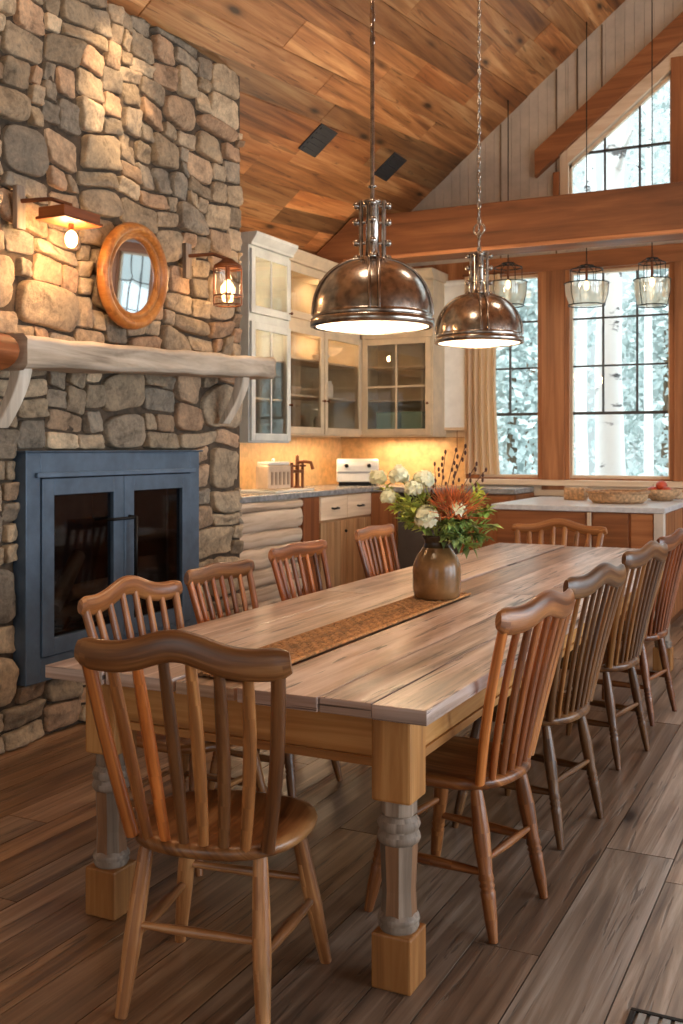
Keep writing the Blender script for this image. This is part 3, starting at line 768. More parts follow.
# ------------------------------------------------------------------ chairs
PALS = {
    'mix': [(1.3, .84, .46), (1.15, .92, .66), (1.5, .86, .42), (.7, .64, .56), (1.75, 1.6, 1.3), (.62, .54, .46), (1.9, 1.75, 1.45), (.6, .5, .42)],
    'orange': [(1.45, .9, .48), (1.1, .7, .4), (1.7, 1.15, .66), (.7, .48, .34), (1.3, 1.0, .7)],
    'dark': [(.5, .46, .38), (.4, .36, .3), (.8, .72, .52), (.36, .32, .27), (1.0, .88, .6)],
    'red': [(.8, .46, .3), (.66, .4, .28), (.9, .56, .36), (.6, .4, .3)],
    'tan': [(1.15, .95, .74), (1.0, .82, .62), (1.25, 1.05, .8), (.85, .66, .5)],
    'pale': [(1.2, 1.02, .8), (1.1, .95, .74)],
}
CR = random.Random(5)
def make_chair(label, x, y, rz, pal, base, sc=(1, 1, 1), nsl=8, hump=.045, thick=1.0, rings=True, legcol=None, flat=True):
    c = thing('dining_chair', label, 'chair', (x, y, 0), math.radians(rz), 'rustic spindle chairs around the dining table', sc)
    P = PALS[pal]; lc = legcol or base
    # seat
    K = 40; mb = MB(); ring = []
    for k in range(K):
        a = 2 * PI * k / K; ca, sa = math.cos(a), math.sin(a); n = 2.6
        r = (abs(ca) ** n + abs(sa) ** n) ** (-1 / n)
        ring.append((ca * r * (.228 + .012 * sa), sa * r * .225 + .01))
    vs = []; NR = [(.3, .415), (.9, .415), (.985, .425), (1.0, .438), (.985, .45), (.9, .455), (.6, .443), (.25, .438)]
    for s_, z_ in NR:
        for u, v in ring: vs.append((u * s_, v * s_, z_))
    fs = []; uvs = []
    for q in range(len(NR) - 1):
        for k in range(K):
            k2 = (k + 1) % K; fs.append([q * K + k, q * K + k2, (q + 1) * K + k2, (q + 1) * K + k])
    fs.append([(len(NR) - 1) * K + k for k in range(K)]); fs.append([k for k in range(K)][::-1])
    oo = CR.uniform(0, 40); uvs = [[(vs[i][1] + oo, vs[i][0] + oo + vs[i][2]) for i in f] for f in fs]
    mb.add(vs, fs, uvs, base, True); mb.build('seat', M['chair'], c)
    # legs
    feet = {}
    for sx in (-1, 1):
        for sy in (-1, 1):
            p0 = Vector((sx * .15, sy * .135, .425)); p1 = Vector((sx * (.185 if sy < 0 else .215), sy * .21, 0)); feet[sx, sy] = (p0, p1)
            fr = [0, .12, .3, .45, .56, .6, .62, .64, .66, .68, .72, .85, 1]
            ra = [.015, .019, .023, .021, .018, .021, .017, .021, .017, .02, .019, .017, .012] if rings else [.017, .019, .021, .022, .022, .022, .0215, .021, .021, .0205, .02, .018, .015]
            mb = MB(); k = CR.uniform(.88, 1.1)
            pts = [p0 + (p1 - p0) * f for f in fr]
            mb.tube(pts, [r * thick for r in ra], 12, (lc[0] * k, lc[1] * k, lc[2] * k), True, (1, 0, 0)); mb.build('leg', M['chair'], c)
    at_ = lambda k, f: feet[k][0] + (feet[k][1] - feet[k][0]) * f
    for (a, b, f, r) in (((-1, -1), (-1, 1), .56, .013), ((1, -1), (1, 1), .56, .013), ((-1, -1), (1, -1), .48, .011), ((-1, 1), (1, 1), .42, .011)):
        p, q = at_(a, f), at_(b, f); mb = MB(); k = CR.uniform(.8, 1.05)
        mb.tube([p, p + (q - p) * .3, p + (q - p) * .5, p + (q - p) * .7, q], [r * .8, r * 1.1, r * 1.25, r * 1.1, r * .8], 9, (lc[0] * k, lc[1] * k, lc[2] * k)); mb.build('stretcher', M['chair'], c)
    # crest rail
    CZ = .925
    def crest(xx): # plan bow and height
        return -.268 - .03 * (1 - (xx / .27) ** 2), CZ + hump * math.exp(-(xx / .105) ** 2) + .012 * (abs(xx) / .27) ** 4
    mb = MB(); n = 30; pts = []; ra = []
    for i in range(n + 1):
        xx = -.272 + .544 * i / n; yy, zz = crest(xx); e = 1 - .35 * max(0, (abs(xx) - .235) / .037) ** 2
        pts.append((xx, yy, zz + .0)); ra.append((.0175 * e, .040 * e))
    mb.tube(pts, ra, 14, tuple(q * 1.0 for q in base), True, (0, 0, 1)); mb.build('crest_rail', M['chair'], c)
    # spindles
    for i in range(nsl):
        f = (i / (nsl - 1)) * 2 - 1
        b = Vector((f * .178, -.19 + .028 * abs(f) ** 2.2, .445)); tx = f * .243; ty, tz = crest(tx)
        t_ = Vector((tx, ty + .002, tz - .015)); pts = []
        for q in range(9):
            w = q / 8; p = b + (t_ - b) * w; p.y += .006 * math.sin(w * PI); p.x += .008 * math.sin(w * PI) * f; pts.append(p)
        col = P[i % len(P)] if pal == 'mix' else CR.choice(P)
        out = abs(f) > .99
        hw = (.018 if out else .0165) if flat else (.013 if out else .0095)
        ht = .011 if flat else (.012 if out else .009)
        rr = [(hw * (.8 + .25 * math.sin(PI * (q / 8)) ** 1), ht) for q in range(9)]
        if out: ht += .004; rr = [(hw * 1.0, ht) for q in range(9)]
        mb = MB(); mb.tube(pts, rr, 8, col, True, (0, 1, 0), 0, True, PI / 8); mb.build('spindle', M['chair'], c)
    return c
make_chair('spindle chair with mixed light and dark slats at the near table end', -1.52, 2.355, 10, 'mix', (.78, .68, .56), (1.05, 1, 1.01), 8, .042, 1.05, False, (1.2, 1.08, .96))
RIGHT = 'rustic spindle chair'
make_chair('orange brown spindle chair on the open floor side closest to the camera', -1.125, 3.13, 82, 'orange', (.98, .74, .52), (1.0, 1, 1.03), 8, .03, 1.15, True)
make_chair('dark olive brown spindle chair second along the open floor side', -1.12, 3.93, 81, 'dark', (.5, .45, .36), (1.05, 1, 1.03), 9, .035, 1.0, True, None, False)
make_chair('dark brown spindle chair third along the open floor side', -1.115, 4.95, 80, 'dark', (.46, .39, .31), (1.0, 1, 1.03), 9, .035, 1.0, True, None, False)
make_chair('reddish brown spindle chair farthest along the open floor side', -1.11, 5.78, 81, 'red', (.62, .42, .32), (1.0, 1, 1.03), 9, .035, 1.0, True, None, False)
make_chair('light brown spindle chair with a humped crest in front of the steel fireplace insert', -2.19, 3.17, -92, 'tan', (1.0, .82, .62), (1.08, 1, .95), 8, .055, 1.0, True)
make_chair('spindle chair with a flat dark brown crest in front of the chimney corner', -2.215, 3.83, -90, 'orange', (.6, .5, .4), (.98, 1, .975), 8, .012, 1.0, True)
make_chair('bright orange spindle chair in front of the whitewashed log cabinet', -2.25, 4.61, -90, 'orange', (1.15, .82, .54), (1.08, 1, 1.0), 8, .01, 1.0, True)
make_chair('orange spindle chair partly behind the white flowers', -2.27, 5.6, -88, 'orange', (1.2, .9, .62), (1.05, 1, 1.02), 8, .01, 1.0, True)
make_chair('pale tan spindle chair with a peaked crest at the far table end', -1.97, 7.40, 180, 'pale', (1.15, .96, .74), (1.32, 1, .905), 8, .06, 1.0, True)

# ------------------------------------------------------------------ vase and bouquet
VX, VY = -1.652, 4.30
va = thing('stoneware_jug', 'brown glazed stoneware jug with a narrow neck on the table runner', 'vase', (VX, VY, TZ + .0105))
mb = MB(); mb.lathe([(.001, 0), (.088, 0), (.1, .008), (.107, .04), (.108, .12), (.104, .15), (.09, .185), (.072, .21), (.062, .225)], 36); mb.build('jug_body', M['vase'], va)
mb = MB(); mb.lathe([(.062, .225), (.056, .24), (.056, .255), (.066, .272), (.066, .28), (.052, .28), (.048, .25), (.05, .2)], 36); mb.build('neck', M['vasedark'], va)
FR = random.Random(11)
base_z = TZ + .25
right = Vector((.8965, .443, 0)); fwd = Vector((-.443, .8965, 0))
def P(u, w, z): return Vector((VX, VY, 0)) + right * u + fwd * w + Vector((0, 0, z))
def stem_pts(tip):
    b = Vector((VX + FR.uniform(-.025, .025), VY + FR.uniform(-.025, .025), base_z)); tip = Vector(tip)
    m = b.lerp(tip, .5) + Vector((0, 0, .03)); return [b, b.lerp(m, .6), m, m.lerp(tip, .55), tip]
def leaf(mb, p, d, L, w, col):
    d = d.normalized(); s = d.cross(Vector((FR.uniform(-.4, .4), FR.uniform(-.4, .4), 1))).normalized(); nn = s.cross(d)
    vs = [p, p + d * L * .45 + s * w * .5 + nn * .004, p + d * L - nn * L * .15, p + d * L * .45 - s * w * .5 + nn * .004, p + d * L * .5 - nn * .003]
    mb.add(vs, [[0, 1, 4], [1, 2, 4], [2, 3, 4], [3, 0, 4]], None, col, True)
def hydrangea(u, w, z, r, lab):
    tip = P(u, w, z); o = thing('cream_flower', lab, 'flower', (VX, VY, TZ + .0), 0, 'cream blossoms in the jug')
    org = Vector((VX, VY, TZ)); mb = MB(); mb.tube([p - org for p in stem_pts(tip)], .003, 6); mb.build('stem', M['leaf'], o)
    mb = MB()
    for k in range(120):
        a = FR.uniform(0, 2 * PI); ct = FR.uniform(-.5, 1); st = math.sqrt(1 - ct * ct); nrm = Vector((st * math.cos(a), st * math.sin(a), ct))
        c = tip - org + nrm * r * FR.uniform(.7, 1.0) * (1 + .35 * noise.noise(nrm * 2.2 + tip * 30)); t1 = nrm.orthogonal().normalized(); t2 = nrm.cross(t1); k_ = FR.uniform(.95, 1.1)
        for q in range(4):
            b = q * PI / 2 + a; d = t1 * math.cos(b) + t2 * math.sin(b); e = t1 * math.cos(b + 1) + t2 * math.sin(b + 1); f2 = t1 * math.cos(b - 1) + t2 * math.sin(b - 1); s_ = .0155
            mb.add([c, c + f2 * s_ * .7 + nrm * .002, c + d * s_ * 1.25 + nrm * .004, c + e * s_ * .7 + nrm * .002], [[0, 1, 2, 3]], None, (k_, k_, k_ * .92), True)
    mb.ball(tip - org, r * .5, 10, 6, (.95, .98, .8)); mb.build('blossom', M['petal'], o)
# position helper : u across, z height; d≈4.59 so 1px = 4.46 mm
px = lambda x, y: ((x - 437) * .00446, H - (y - 448) * .00446)
for (x, y, w, r, lab) in ((399, 476, -.02, .036, 'cream blossom high on the chair side of the jug'), (424, 480, .0, .038, 'cream blossom standing highest of the white flowers'),
        (425, 517, -.11, .045, 'large cream blossom hanging low in front of the jug neck'), (379, 479, .08, .03, 'cream blossom at the outermost tip of the bouquet by the counter'),
        (455, 508, -.12, .028, 'small cream blossom under the rust plume'), (388, 497, -.03, .026, 'small yellowish cream blossom low at the bouquet edge'), (412, 488, -.08, .028, 'cream blossom in the gap between the two high ones')):
    u, z = px(x, y); hydrangea(u, w, z, r * 1.15, lab)
def sprig(x, y, w, nl, col, lab):
    u, z = px(x, y); tip = P(u, w, z); org = Vector((VX, VY, TZ)); o = thing('leafy_sprig', lab, 'foliage sprig', tuple(org), 0, 'green sprigs in the jug')
    pts = stem_pts(tip); mb = MB(); mb.tube([p - org for p in pts], .0028, 6); mb.build('stem', M['leaf'], o); mb = MB()
    for k in range(nl):
        f = .25 + .75 * (k + FR.random()) / nl; i = min(3, int(f * 4)); p = pts[i].lerp(pts[i + 1], f * 4 - i) - org
        d = (pts[i + 1] - pts[i]).normalized() * .6 + Vector((FR.uniform(-1, 1), FR.uniform(-1, 1), FR.uniform(-.7, .8))); q = FR.uniform(.6, 1.3)
        leaf(mb, p, d, FR.uniform(.035, .072), FR.uniform(.018, .034), (col[0] * q, col[1] * q, col[2] * q))
    mb.build('leaf_spray', M['leaf'], o)
SL = [(395, 505, .02, 30, (1.3, 1.2, 1)), (385, 490, .06, 26, (1.4, 1.3, 1)), (408, 500, -.1, 34, (1.2, 1.2, 1)), (420, 495, .06, 34, (1.1, 1.15, 1)), (440, 505, -.1, 36, (.9, .95, 1)), (448, 520, -.13, 36, (.75, .85, 1)),
      (465, 515, -.1, 36, (.8, .9, 1)), (478, 500, -.02, 34, (1.2, 1.2, .9)), (490, 510, .02, 34, (.95, 1.05, 1)), (485, 535, -.06, 34, (.7, .8, .9)), (470, 545, -.12, 30, (.6, .75, .9)), (494, 525, .05, 26, (.9, 1, 1)),
      (482, 490, .08, 26, (1.4, 1.3, .8)), (404, 520, -.06, 24, (.9, 1, .9)), (455, 535, -.14, 28, (.7, .8, 1)), (460, 492, .04, 26, (.9, 1, 1))]
SN = ['yellow green leafy sprig reaching toward the far counter', 'pale leafy sprig at the bouquet tip by the outermost blossom', 'leafy sprig below the high cream blossoms', 'leafy sprig behind the high cream blossoms',
      'leafy sprig in the bouquet middle below the plume', 'dark leafy sprig bending down before the jug neck', 'dark leafy sprig beneath the rust plume', 'lime green leafy sprig beside the rust plume',
      'mid green leafy sprig pointing at the window side', 'dark leafy sprig drooping toward the table on the window side', 'dark leafy sprig drooping lowest beside the jug', 'green leafy sprig farthest out on the window side',
      'bright yellow green leafy sprig behind the plume', 'leafy sprig drooping beside the hanging blossom', 'dark leafy sprig over the jug shoulder', 'leafy sprig at the base of the rust plume']
for (a, lab) in zip(SL, SN): sprig(a[0], a[1], a[2], int(a[3] * 1.6), a[4], lab)
u, z = px(450, 480); org = Vector((VX, VY, TZ)); o = thing('rust_plume', 'rust orange grass plume fanning up from the middle of the bouquet', 'flower', tuple(org))
mb = MB(); b = P(.06, -.09, base_z + .14) - org
mb.tube([Vector((0, 0, base_z - TZ)), b], .004, 6); mb.build('stem', M['leaf'], o); mb = MB()
for k in range(320):
    a = FR.gauss(0, .62); a2 = FR.gauss(0, .5); L = FR.uniform(.09, .17); d = (right * math.sin(a) + fwd * math.sin(a2) * .8 + Vector((0, 0, math.cos(a) + .25))).normalized()
    p = b + right * FR.gauss(.0, .022) + fwd * FR.gauss(0, .02) - Vector((0, 0, .02)); q = FR.uniform(.55, 1.4)
    mb.tube([p, p + d * L * .55, p + d * L + Vector((0, 0, -.01)) + right * .012 * math.sin(a)], [.0032, .0026, .0006], 4, (q, q * FR.uniform(.8, 1.1), q), False)
mb.build('blades', M['rust'], o)
for (x, y, w, lab) in ((436, 464, .05, 'dark bud stem nearest the cabinets'), (447, 452, .06, 'dark bud stem second from the cabinets'), (457, 450, .03, 'dark bud stem rising in the middle'), (467, 446, .05, 'tallest dark bud stem above the bouquet'), (478, 464, .04, 'dark bud stem leaning toward the curtain'), (488, 470, .06, 'dark bud stem leaning farthest toward the window')):
    u, z = px(x, y); tip = P(u, w, z) - org; o = thing('bud_stem', lab, 'flower', tuple(org), 0, 'dark bud stems in the jug')
    b = Vector((0, 0, base_z - TZ)); pts = [b, b.lerp(tip, .5) + Vector((0, 0, .03)), tip]
    mb = MB(); mb.tube(pts, .0018, 5); mb.build('stem', M['bud'], o); mb = MB()
    for k in range(6):
        p = b.lerp(tip, 1 - .07 * k) + (right * FR.uniform(-.02, .02) if k else Vector((0, 0, 0))); mb = MB(); mb.ball(p, (.006, .006, .011), 7, 5); mb.build('bud', M['bud'], o)

# ------------------------------------------------------------------ pendants
def pendant(x, y, zb, lab, chain):
    p = thing('pendant_lamp', lab, 'pendant lamp', (x, y, zb), 0, 'metal dome pendants over the dining table')
    mb = MB(); r = .23
    prof = [(r, 0), (r + .012, .004), (r + .012, .03), (r, .034)]
    mb.lathe(prof + [(r - .004, .0)], 48); mb.lathe([(r - .002, .034), (r + .004, .045), (r - .004, .055)], 48); mb.build('rim', M['nickel'], p)
    mb = MB(); pr = []
    for i in range(15):
        a = PI / 2 * i / 14; pr.append((max(.045, (r - .004) * math.cos(a) ** .82), .05 + .215 * math.sin(a)))
    mb.lathe(pr, 48); mb.build('dome', M['nickel'], p)
    mb = MB(); mb.lathe([(q[0] - .006, q[1] - .006 - (.04 if i == 0 else 0)) for i, q in enumerate(pr)], 40); mb.build('inner_shade', M['whiteenamel'], p)
    mb = MB()
    for k in range(4):
        for off in (-.018, .018):
            a0 = k * PI / 2 + .46
            pts = []
            for i in range(13):
                a = PI / 2 * i / 13; rr = (r) * math.cos(a) ** .82 + .003
                pts.append((rr * math.cos(a0) - off * math.sin(a0), rr * math.sin(a0) + off * math.cos(a0), .05 + .218 * math.sin(a)))
            mb.tube(pts, .006, 6)
    mb.build('strap', M['nickel'], p)
    mb = MB(); mb.lathe([(.06, .255), (.06, .268), (.03, .275), (.026, .3), (.024, .48), (.034, .485), (.034, .495), (.012, .5)], 20)
    mb.build('neck', M['nickel'], p)
    mb = MB()
    for k in range(4):
        a = k * PI / 2 + .46; dx, dy = .044 * math.cos(a), .044 * math.sin(a); mb.tube([(dx, dy, .262), (dx, dy, .495)], .009, 8)
        for zz in (.27, .33, .41, .475):
            mb.tube([(dx * .6, dy * .6, zz), (dx * 1.4, dy * 1.4, zz)], .007, 6); mb.ball((dx * 1.4, dy * 1.4, zz), .0145, 8, 6)
    mb.build('yoke', M['nickel'], p)
    zc = ceil2(x, y) - zb - .004
    mb = MB()
    if not chain:
        mb.tube([(0, 0, .49), (0, 0, .85), (0, 0, zc - .9)], .0085, 8); mb.torus((0, 0, .55), .014, .004)
        mb.tube([(0, 0, zc - .9), (0, 0, zc)], .006, 8)
        for q in range(int((zc - 1.1) / .045)):
            Mx = Matrix.Rotation(PI / 2, 4, 'X') @ Matrix.Identity(4)
            if q % 2: Mx = Matrix.Rotation(PI / 2, 4, 'Z') @ Mx
            if 1.12 + q * .045 < zc - .05: mb.torus((0, 0, 1.12 + q * .045), .009, .0035, Mx, 10, 5, stretch=2.2)
    else:
        mb.tube([(0, 0, .49), (0, 0, zc)], .004, 6)
        for q in range(int((zc - .5) / .04)):
            Mx = Matrix.Rotation(PI / 2, 4, 'X') @ Matrix.Identity(4)
            if q % 2: Mx = Matrix.Rotation(PI / 2, 4, 'Z') @ Mx
            mb.torus((0, 0, .51 + q * .04), .0085, .0038, Mx, 10, 5, stretch=2.2)
        mb.torus((0, 0, .62), .03, .006, Matrix.Rotation(PI / 2, 4, 'X'), 14, 6)
    mb.build('chain' if chain else 'hanging_rod', M['nickel'], p)
    mb = MB(); mb.lathe([(.001, zc - .03), (.06, zc - .03), (.07, zc - .02), (.07, zc - .005)], 20); mb.build('ceiling_rose', M['nickel'], p)
    mb = MB(); mb.ball((0, 0, .12), (.035, .035, .05), 14, 8); mb.build('bulb', M['bulbsoft'], p)
    ld = bpy.data.lights.new('pendant_light', 'POINT'); ld.energy = 10; ld.color = (1, .78, .54); ld.shadow_soft_size = .06
    lo = bpy.data.objects.new('pendant_light', ld); COL.objects.link(lo); lo.location = (x, y, zb + .04)
pendant(-1.67, 3.65, 1.925, 'large aged nickel dome pendant hanging nearest over the table on a slim rod', False)
pendant(-1.80, 5.32, 2.02, 'second aged nickel dome pendant hanging on a chain in front of the windows', True)

# ------------------------------------------------------------------ kitchen
def cab_door(parent, x0, x1, z0, z1, mat, cols, rows, glassmat, knob=None, fw=.06, y=0):
    mb = MB(); t_ = .022
    mb.box(x0, x0 + fw, y - t_, y, z0, z1, 'z'); mb.box(x1 - fw, x1, y - t_, y, z0, z1, 'z')
    mb.box(x0 + fw, x1 - fw, y - t_, y, z0, z0 + fw, 'x'); mb.box(x0 + fw, x1 - fw, y - t_, y, z1 - fw, z1, 'x')
    for i in range(1, cols):
        xx = x0 + fw + (x1 - x0 - 2 * fw) * i / cols; mb.box(xx - .01, xx + .01, y - t_ + .004, y - .004, z0 + fw, z1 - fw, 'z')
    for i in range(1, rows):
        zz = z0 + fw + (z1 - z0 - 2 * fw) * i / rows; mb.box(x0 + fw, x1 - fw, y - t_ + .005, y - .005, zz - .01, zz + .01, 'x')
    if not glassmat:
        mb.box(x0 + fw, x1 - fw, y - .012, y - .002, z0 + fw, z1 - fw, 'z', (.94, .94, .94))
    d = mb.build('door', mat, parent, .003)
    if glassmat:
        mb = MB(); mb.box(x0 + fw, x1 - fw, y - .0115, y - .0095, z0 + fw, z1 - fw); mb.build('glass', glassmat, d)
    if knob:
        mb = MB(); mb.tube([(knob[0], y - t_, knob[1]), (knob[0], y - t_ - .02, knob[1])], .006, 8); mb.ball((knob[0], y - t_ - .026, knob[1]), .013, 10, 6); mb.build('knob', M['bronze'], d)
    return d
def upper_cabinet(label, loc, rz, w, d, h, split, ndoor, mat, crown_r, munt, shelfmat='pale'):
    c = thing('wall_cabinet', label, 'cabinet', loc, math.radians(rz), 'glazed upper cabinets')
    mb = MB(); t_ = .02
    mb.box(0, t_, 0, d, 0, h, 'z'); mb.box(w - t_, w, 0, d, 0, h, 'z'); mb.box(t_, w - t_, d - t_, d, 0, h, 'z', (.9, .86, .8))
    mb.box(t_, w - t_, 0, d - t_, 0, t_); mb.box(t_, w - t_, 0, d - t_, h - t_, h); mb.box(t_, w - t_, 0, d - t_, split - .03, split + .03)
    dw = w / ndoor
    for i in range(1, ndoor): mb.box(i * dw - .02, i * dw + .02, 0, .03, t_, h - t_, 'z')
    mb.build('carcass', mat, c, .002)
    mb = MB()
    for f in ((.35, .68)): mb.box(t_ + .002, w - t_ - .002, .04, d - t_ - .002, split * f, split * f + .018)
    mb.build('shelf', M[shelfmat], c)
    mb = MB(); pr = [(0, h), (-.03, h), (-.035, h + .02), (-.075, h + .075), (-.08, h + .1), (0, h + .1)]
    x0, x1 = -.004, w + crown_r
    mb.prism(pr, x0, x1, 'yz'); mb.box(x0, x1, 0, d, h, h + .1)
    mb.build('crown', mat, c, .003)
    for i in range(ndoor):
        a, b = i * dw + .012, (i + 1) * dw - .012
        cab_door(c, a, b, split + .035, h - .025, mat, munt[0], 1, M['cabglass'], (b - .03, split + .09), y=-.001)
        cab_door(c, a, b, .015, split - .035, mat, munt[1], munt[2], M['cabglass'], (b - .03 if i % 2 == 0 else a + .03, .32), y=-.001)
    return c
upper_cabinet('bluish white glazed wall cabinet with a deep crown next to the chimney', (-4.27, 6.98, 1.50), 90, .66, .52, 1.57, 1.0, 1, M['bluewhite'], .02, (2, 2, 1))
upper_cabinet('cream two door glazed wall cabinet running into the kitchen corner', (-4.39, 7.665, 1.57), 90, 1.64, .40, 1.52, 1.0, 2, M['cream'], -.0, (1, 1, 1))
upper_cabinet('cream single door glazed wall cabinet on the window wall', (-4.39 + .01, 9.32, 1.57), 0, .76, .37, 1.52, 1.0, 1, M['cream'], .02, (1, 2, 2))
# dishes inside
def dish(name, loc, prof, mat, lab, cat='jar'):
    mb = MB(); mb.lathe(prof, 20); o = mb.build(name, mat); o.location = loc; tag(o, lab, cat, 'dishes behind the cabinet glass'); return o
JAR = [(.001, 0), (.045, 0), (.05, .02), (.05, .13), (.035, .15), (.038, .17), (.001, .17)]
BOWL = [(.001, 0), (.04, 0), (.075, .05), (.085, .08), (.08, .08), (.06, .03), (.001, .015)]
for (nm, loc, pf, mt, lab, ct) in (('storage_jar', (-4.57, 8.75, 1.591), JAR, M['pottery'], 'pale jar on the bottom shelf of the corner cabinet', 'jar'),
        ('storage_jar', (-4.57, 8.95, 1.939), JAR, M['whiteenamel'], 'white jar on the middle shelf of the corner cabinet', 'jar'),
        ('serving_bowl', (-4.57, 8.25, 1.939), BOWL, M['pottery'], 'pale bowl on the middle shelf of the corner cabinet', 'bowl'),
        ('serving_bowl', (-4.57, 8.80, 2.269), BOWL, M['whiteenamel'], 'white bowl on the upper shelf of the corner cabinet', 'bowl'),
        ('storage_jar', (-4.50, 7.25, 1.521), JAR, M['pottery'], 'pale jar at the bottom of the bluish white cabinet', 'jar'),
        ('serving_bowl', (-4.50, 7.32, 2.199), BOWL, M['whiteenamel'], 'white bowl on the upper shelf of the bluish white cabinet', 'bowl')):
    dish(nm, loc, pf, mt, lab, ct)
for k, (xx, lab) in enumerate(((-4.14, 'teal storage box behind the cabinet glass nearer the corner'), (-3.87, 'teal storage box behind the cabinet glass nearer the window'))):
    mb = MB(); mb.box(-.11, .11, -.09, .09, 0, .22); mb.box(-.112, .112, -.092, .092, .19, .225, None, (1.15, 1.15, 1.15))
    o = mb.build('storage_box', M['teal'], None, .008); o.location = (xx, 9.47, 1.591); tag(o, lab, 'box', 'teal boxes in the window wall cabinet')

# backsplash
mb = MB(); mb.box(XL + .001, XL + .012, 5.91, YB - .001, 1.085, 1.56); mb.box(XL + .012, -3.42, YB - .012, YB - .001, 1.085, 1.56)
struct(mb.build('wall_backsplash', M['tile']))
mb = MB(); mb.box(XL + .001, XL + .012, 5.91, YB - .02, 1.565, 3.1); mb.box(XL + .012, -3.42, YB - .012, YB - .001, 1.565, 3.1)
struct(mb.build('wall_kitchen', M['plaster']))
# lower units on the left wall (front plane x=-4.15)
KX = -4.17; KH = 1.035
def base_unit(name, label, y0, y1): return thing(name, label, 'cabinet', (KX, y0, 0), math.radians(90), 'base cabinets')
def carcass(c, w, d, mat, h=KH):
    mb = MB(); mb.box(0, w, .0, d, .1, h); mb.box(.01, w - .01, .06, d, 0, .1, None, (.4, .4, .4)); mb.build('carcass', mat, c, .003)
c = base_unit('base_cabinet', 'whitewashed base cabinet faced with rough horizontal logs beside the chimney', 6.0, 7.62)
carcass(c, 1.62, .62, M['whitewash']); mb = MB(); z = .12
while z < KH - .06:
    hgt = min(R.uniform(.12, .17), KH - .005 - z); k = R.uniform(.88, 1.08); pts = []
    for i in range(13): pts.append((1.62 * i / 12 + (.002 if i == 0 else 0), -.012 + R.uniform(-.006, .006), z + hgt / 2 + R.uniform(-.006, .006)))
    mb.tube(pts, (.03, hgt / 2 * .97), 12, (k, k, k), True, (0, 0, 1)); z += hgt
mb.build('log_front', M['whitewash'], c)
c = base_unit('base_cabinet', 'narrow brown board base cabinet between the log front and the drawers', 7.63, 7.96)
carcass(c, .33, .62, M['fir']); mb = MB(); mb.box(.02, .31, -.03, -.001, .11, KH - .002, 'z', (.62, .5, .42)); mb.build('door', M['fir'], c, .004)
c = base_unit('base_cabinet', 'rustic base cabinet with a pale drawer and board doors near the kitchen corner', 7.97, 9.06)
carcass(c, 1.09, .62, M['kitwood'])
for (a, b) in ((.02, .54), (.55, 1.07)):
    mb = MB(); mb.box(a, b, -.022, -.001, .82, KH - .01, 'x', (1.25, 1.25, 1.25)); d = mb.build('drawer', M['pale'], c, .004)
    mb = MB(); mb.tube([((a + b) / 2 - .05, -.022, .92), ((a + b) / 2 - .05, -.045, .915), ((a + b) / 2 + .05, -.045, .915), ((a + b) / 2 + .05, -.022, .92)], .009, 8); mb.build('handle', M['black'], d)
    mb = MB(); n = 4
    for i in range(n): mb.box(a + (b - a) * i / n + .002, a + (b - a) * (i + 1) / n - .002, -.02, -.001, .12, .80, 'z', tint(1, .12, .05))
    d = mb.build('door', M['kitwood'], c, .003); mb = MB(); mb.ball((b - .04, -.032, .7), .014, 10, 6); mb.build('knob', M['black'], d)
# back wall lower units (front plane y=9.08)
KY = 9.08
c = thing('base_cabinet', 'orange brown board base cabinet in the corner below the toaster', 'cabinet', (KX, KY, 0), 0, 'base cabinets')
mb = MB(); mb.box(.002, .28, .0, .6, 0, KH); mb.build('carcass', M['kitwood'], c, .003)
mb = MB()
for i in range(3): mb.box(.01 + .09 * i, .098 + .09 * i, -.02, -.001, .12, KH - .01, 'z', tint(.9, .1, .05))
mb.build('door', M['fir'], c, .003)
c = thing('dishwasher', 'charcoal grey dishwasher front behind the flowers', 'dishwasher', (KX + .29, KY, 0))
mb = MB(); mb.box(0, .6, 0, .6, .1, KH - .002); mb.box(.02, .58, .05, .6, 0, .1); mb.build('body', M['applg'], c, .004)
mb = MB(); mb.box(.005, .595, -.025, -.001, .12, .88); d = mb.build('door', M['applg'], c, .006)
mb = MB(); mb.tube([(.06, -.03, .83), (.06, -.06, .83), (.54, -.06, .83), (.54, -.03, .83)], .01, 8); mb.build('handle', M['steel'], d)
mb = MB(); mb.box(.005, .595, -.025, -.001, .89, KH - .006); mb.build('control_panel', M['black'], c, .004)
c = thing('base_cabinet', 'brown base cabinet between the dishwasher and the window counter', 'cabinet', (KX + .9, KY, 0), 0, 'base cabinets')
mb = MB(); mb.box(0, .55, 0, .61, 0, KH - .004); mb.build('carcass', M['fir'], c, .003); cab_door(c, .02, .53, .12, KH - .02, M['fir'], 1, 1, None, (.06, .8), y=-.001)
mb = MB(); mb.box(XL + .014, KX + .035, 5.90, 9.045, KH + .001, KH + .05, 'y'); mb.box(XL + .014, -2.72, 9.046, YB - .014, KH + .001, KH + .05, 'x')
tag(mb.build('kitchen_worktop', M['counter'], None, .006), 'grey stone worktop running around the kitchen corner', 'worktop')
WZ = KH + .051
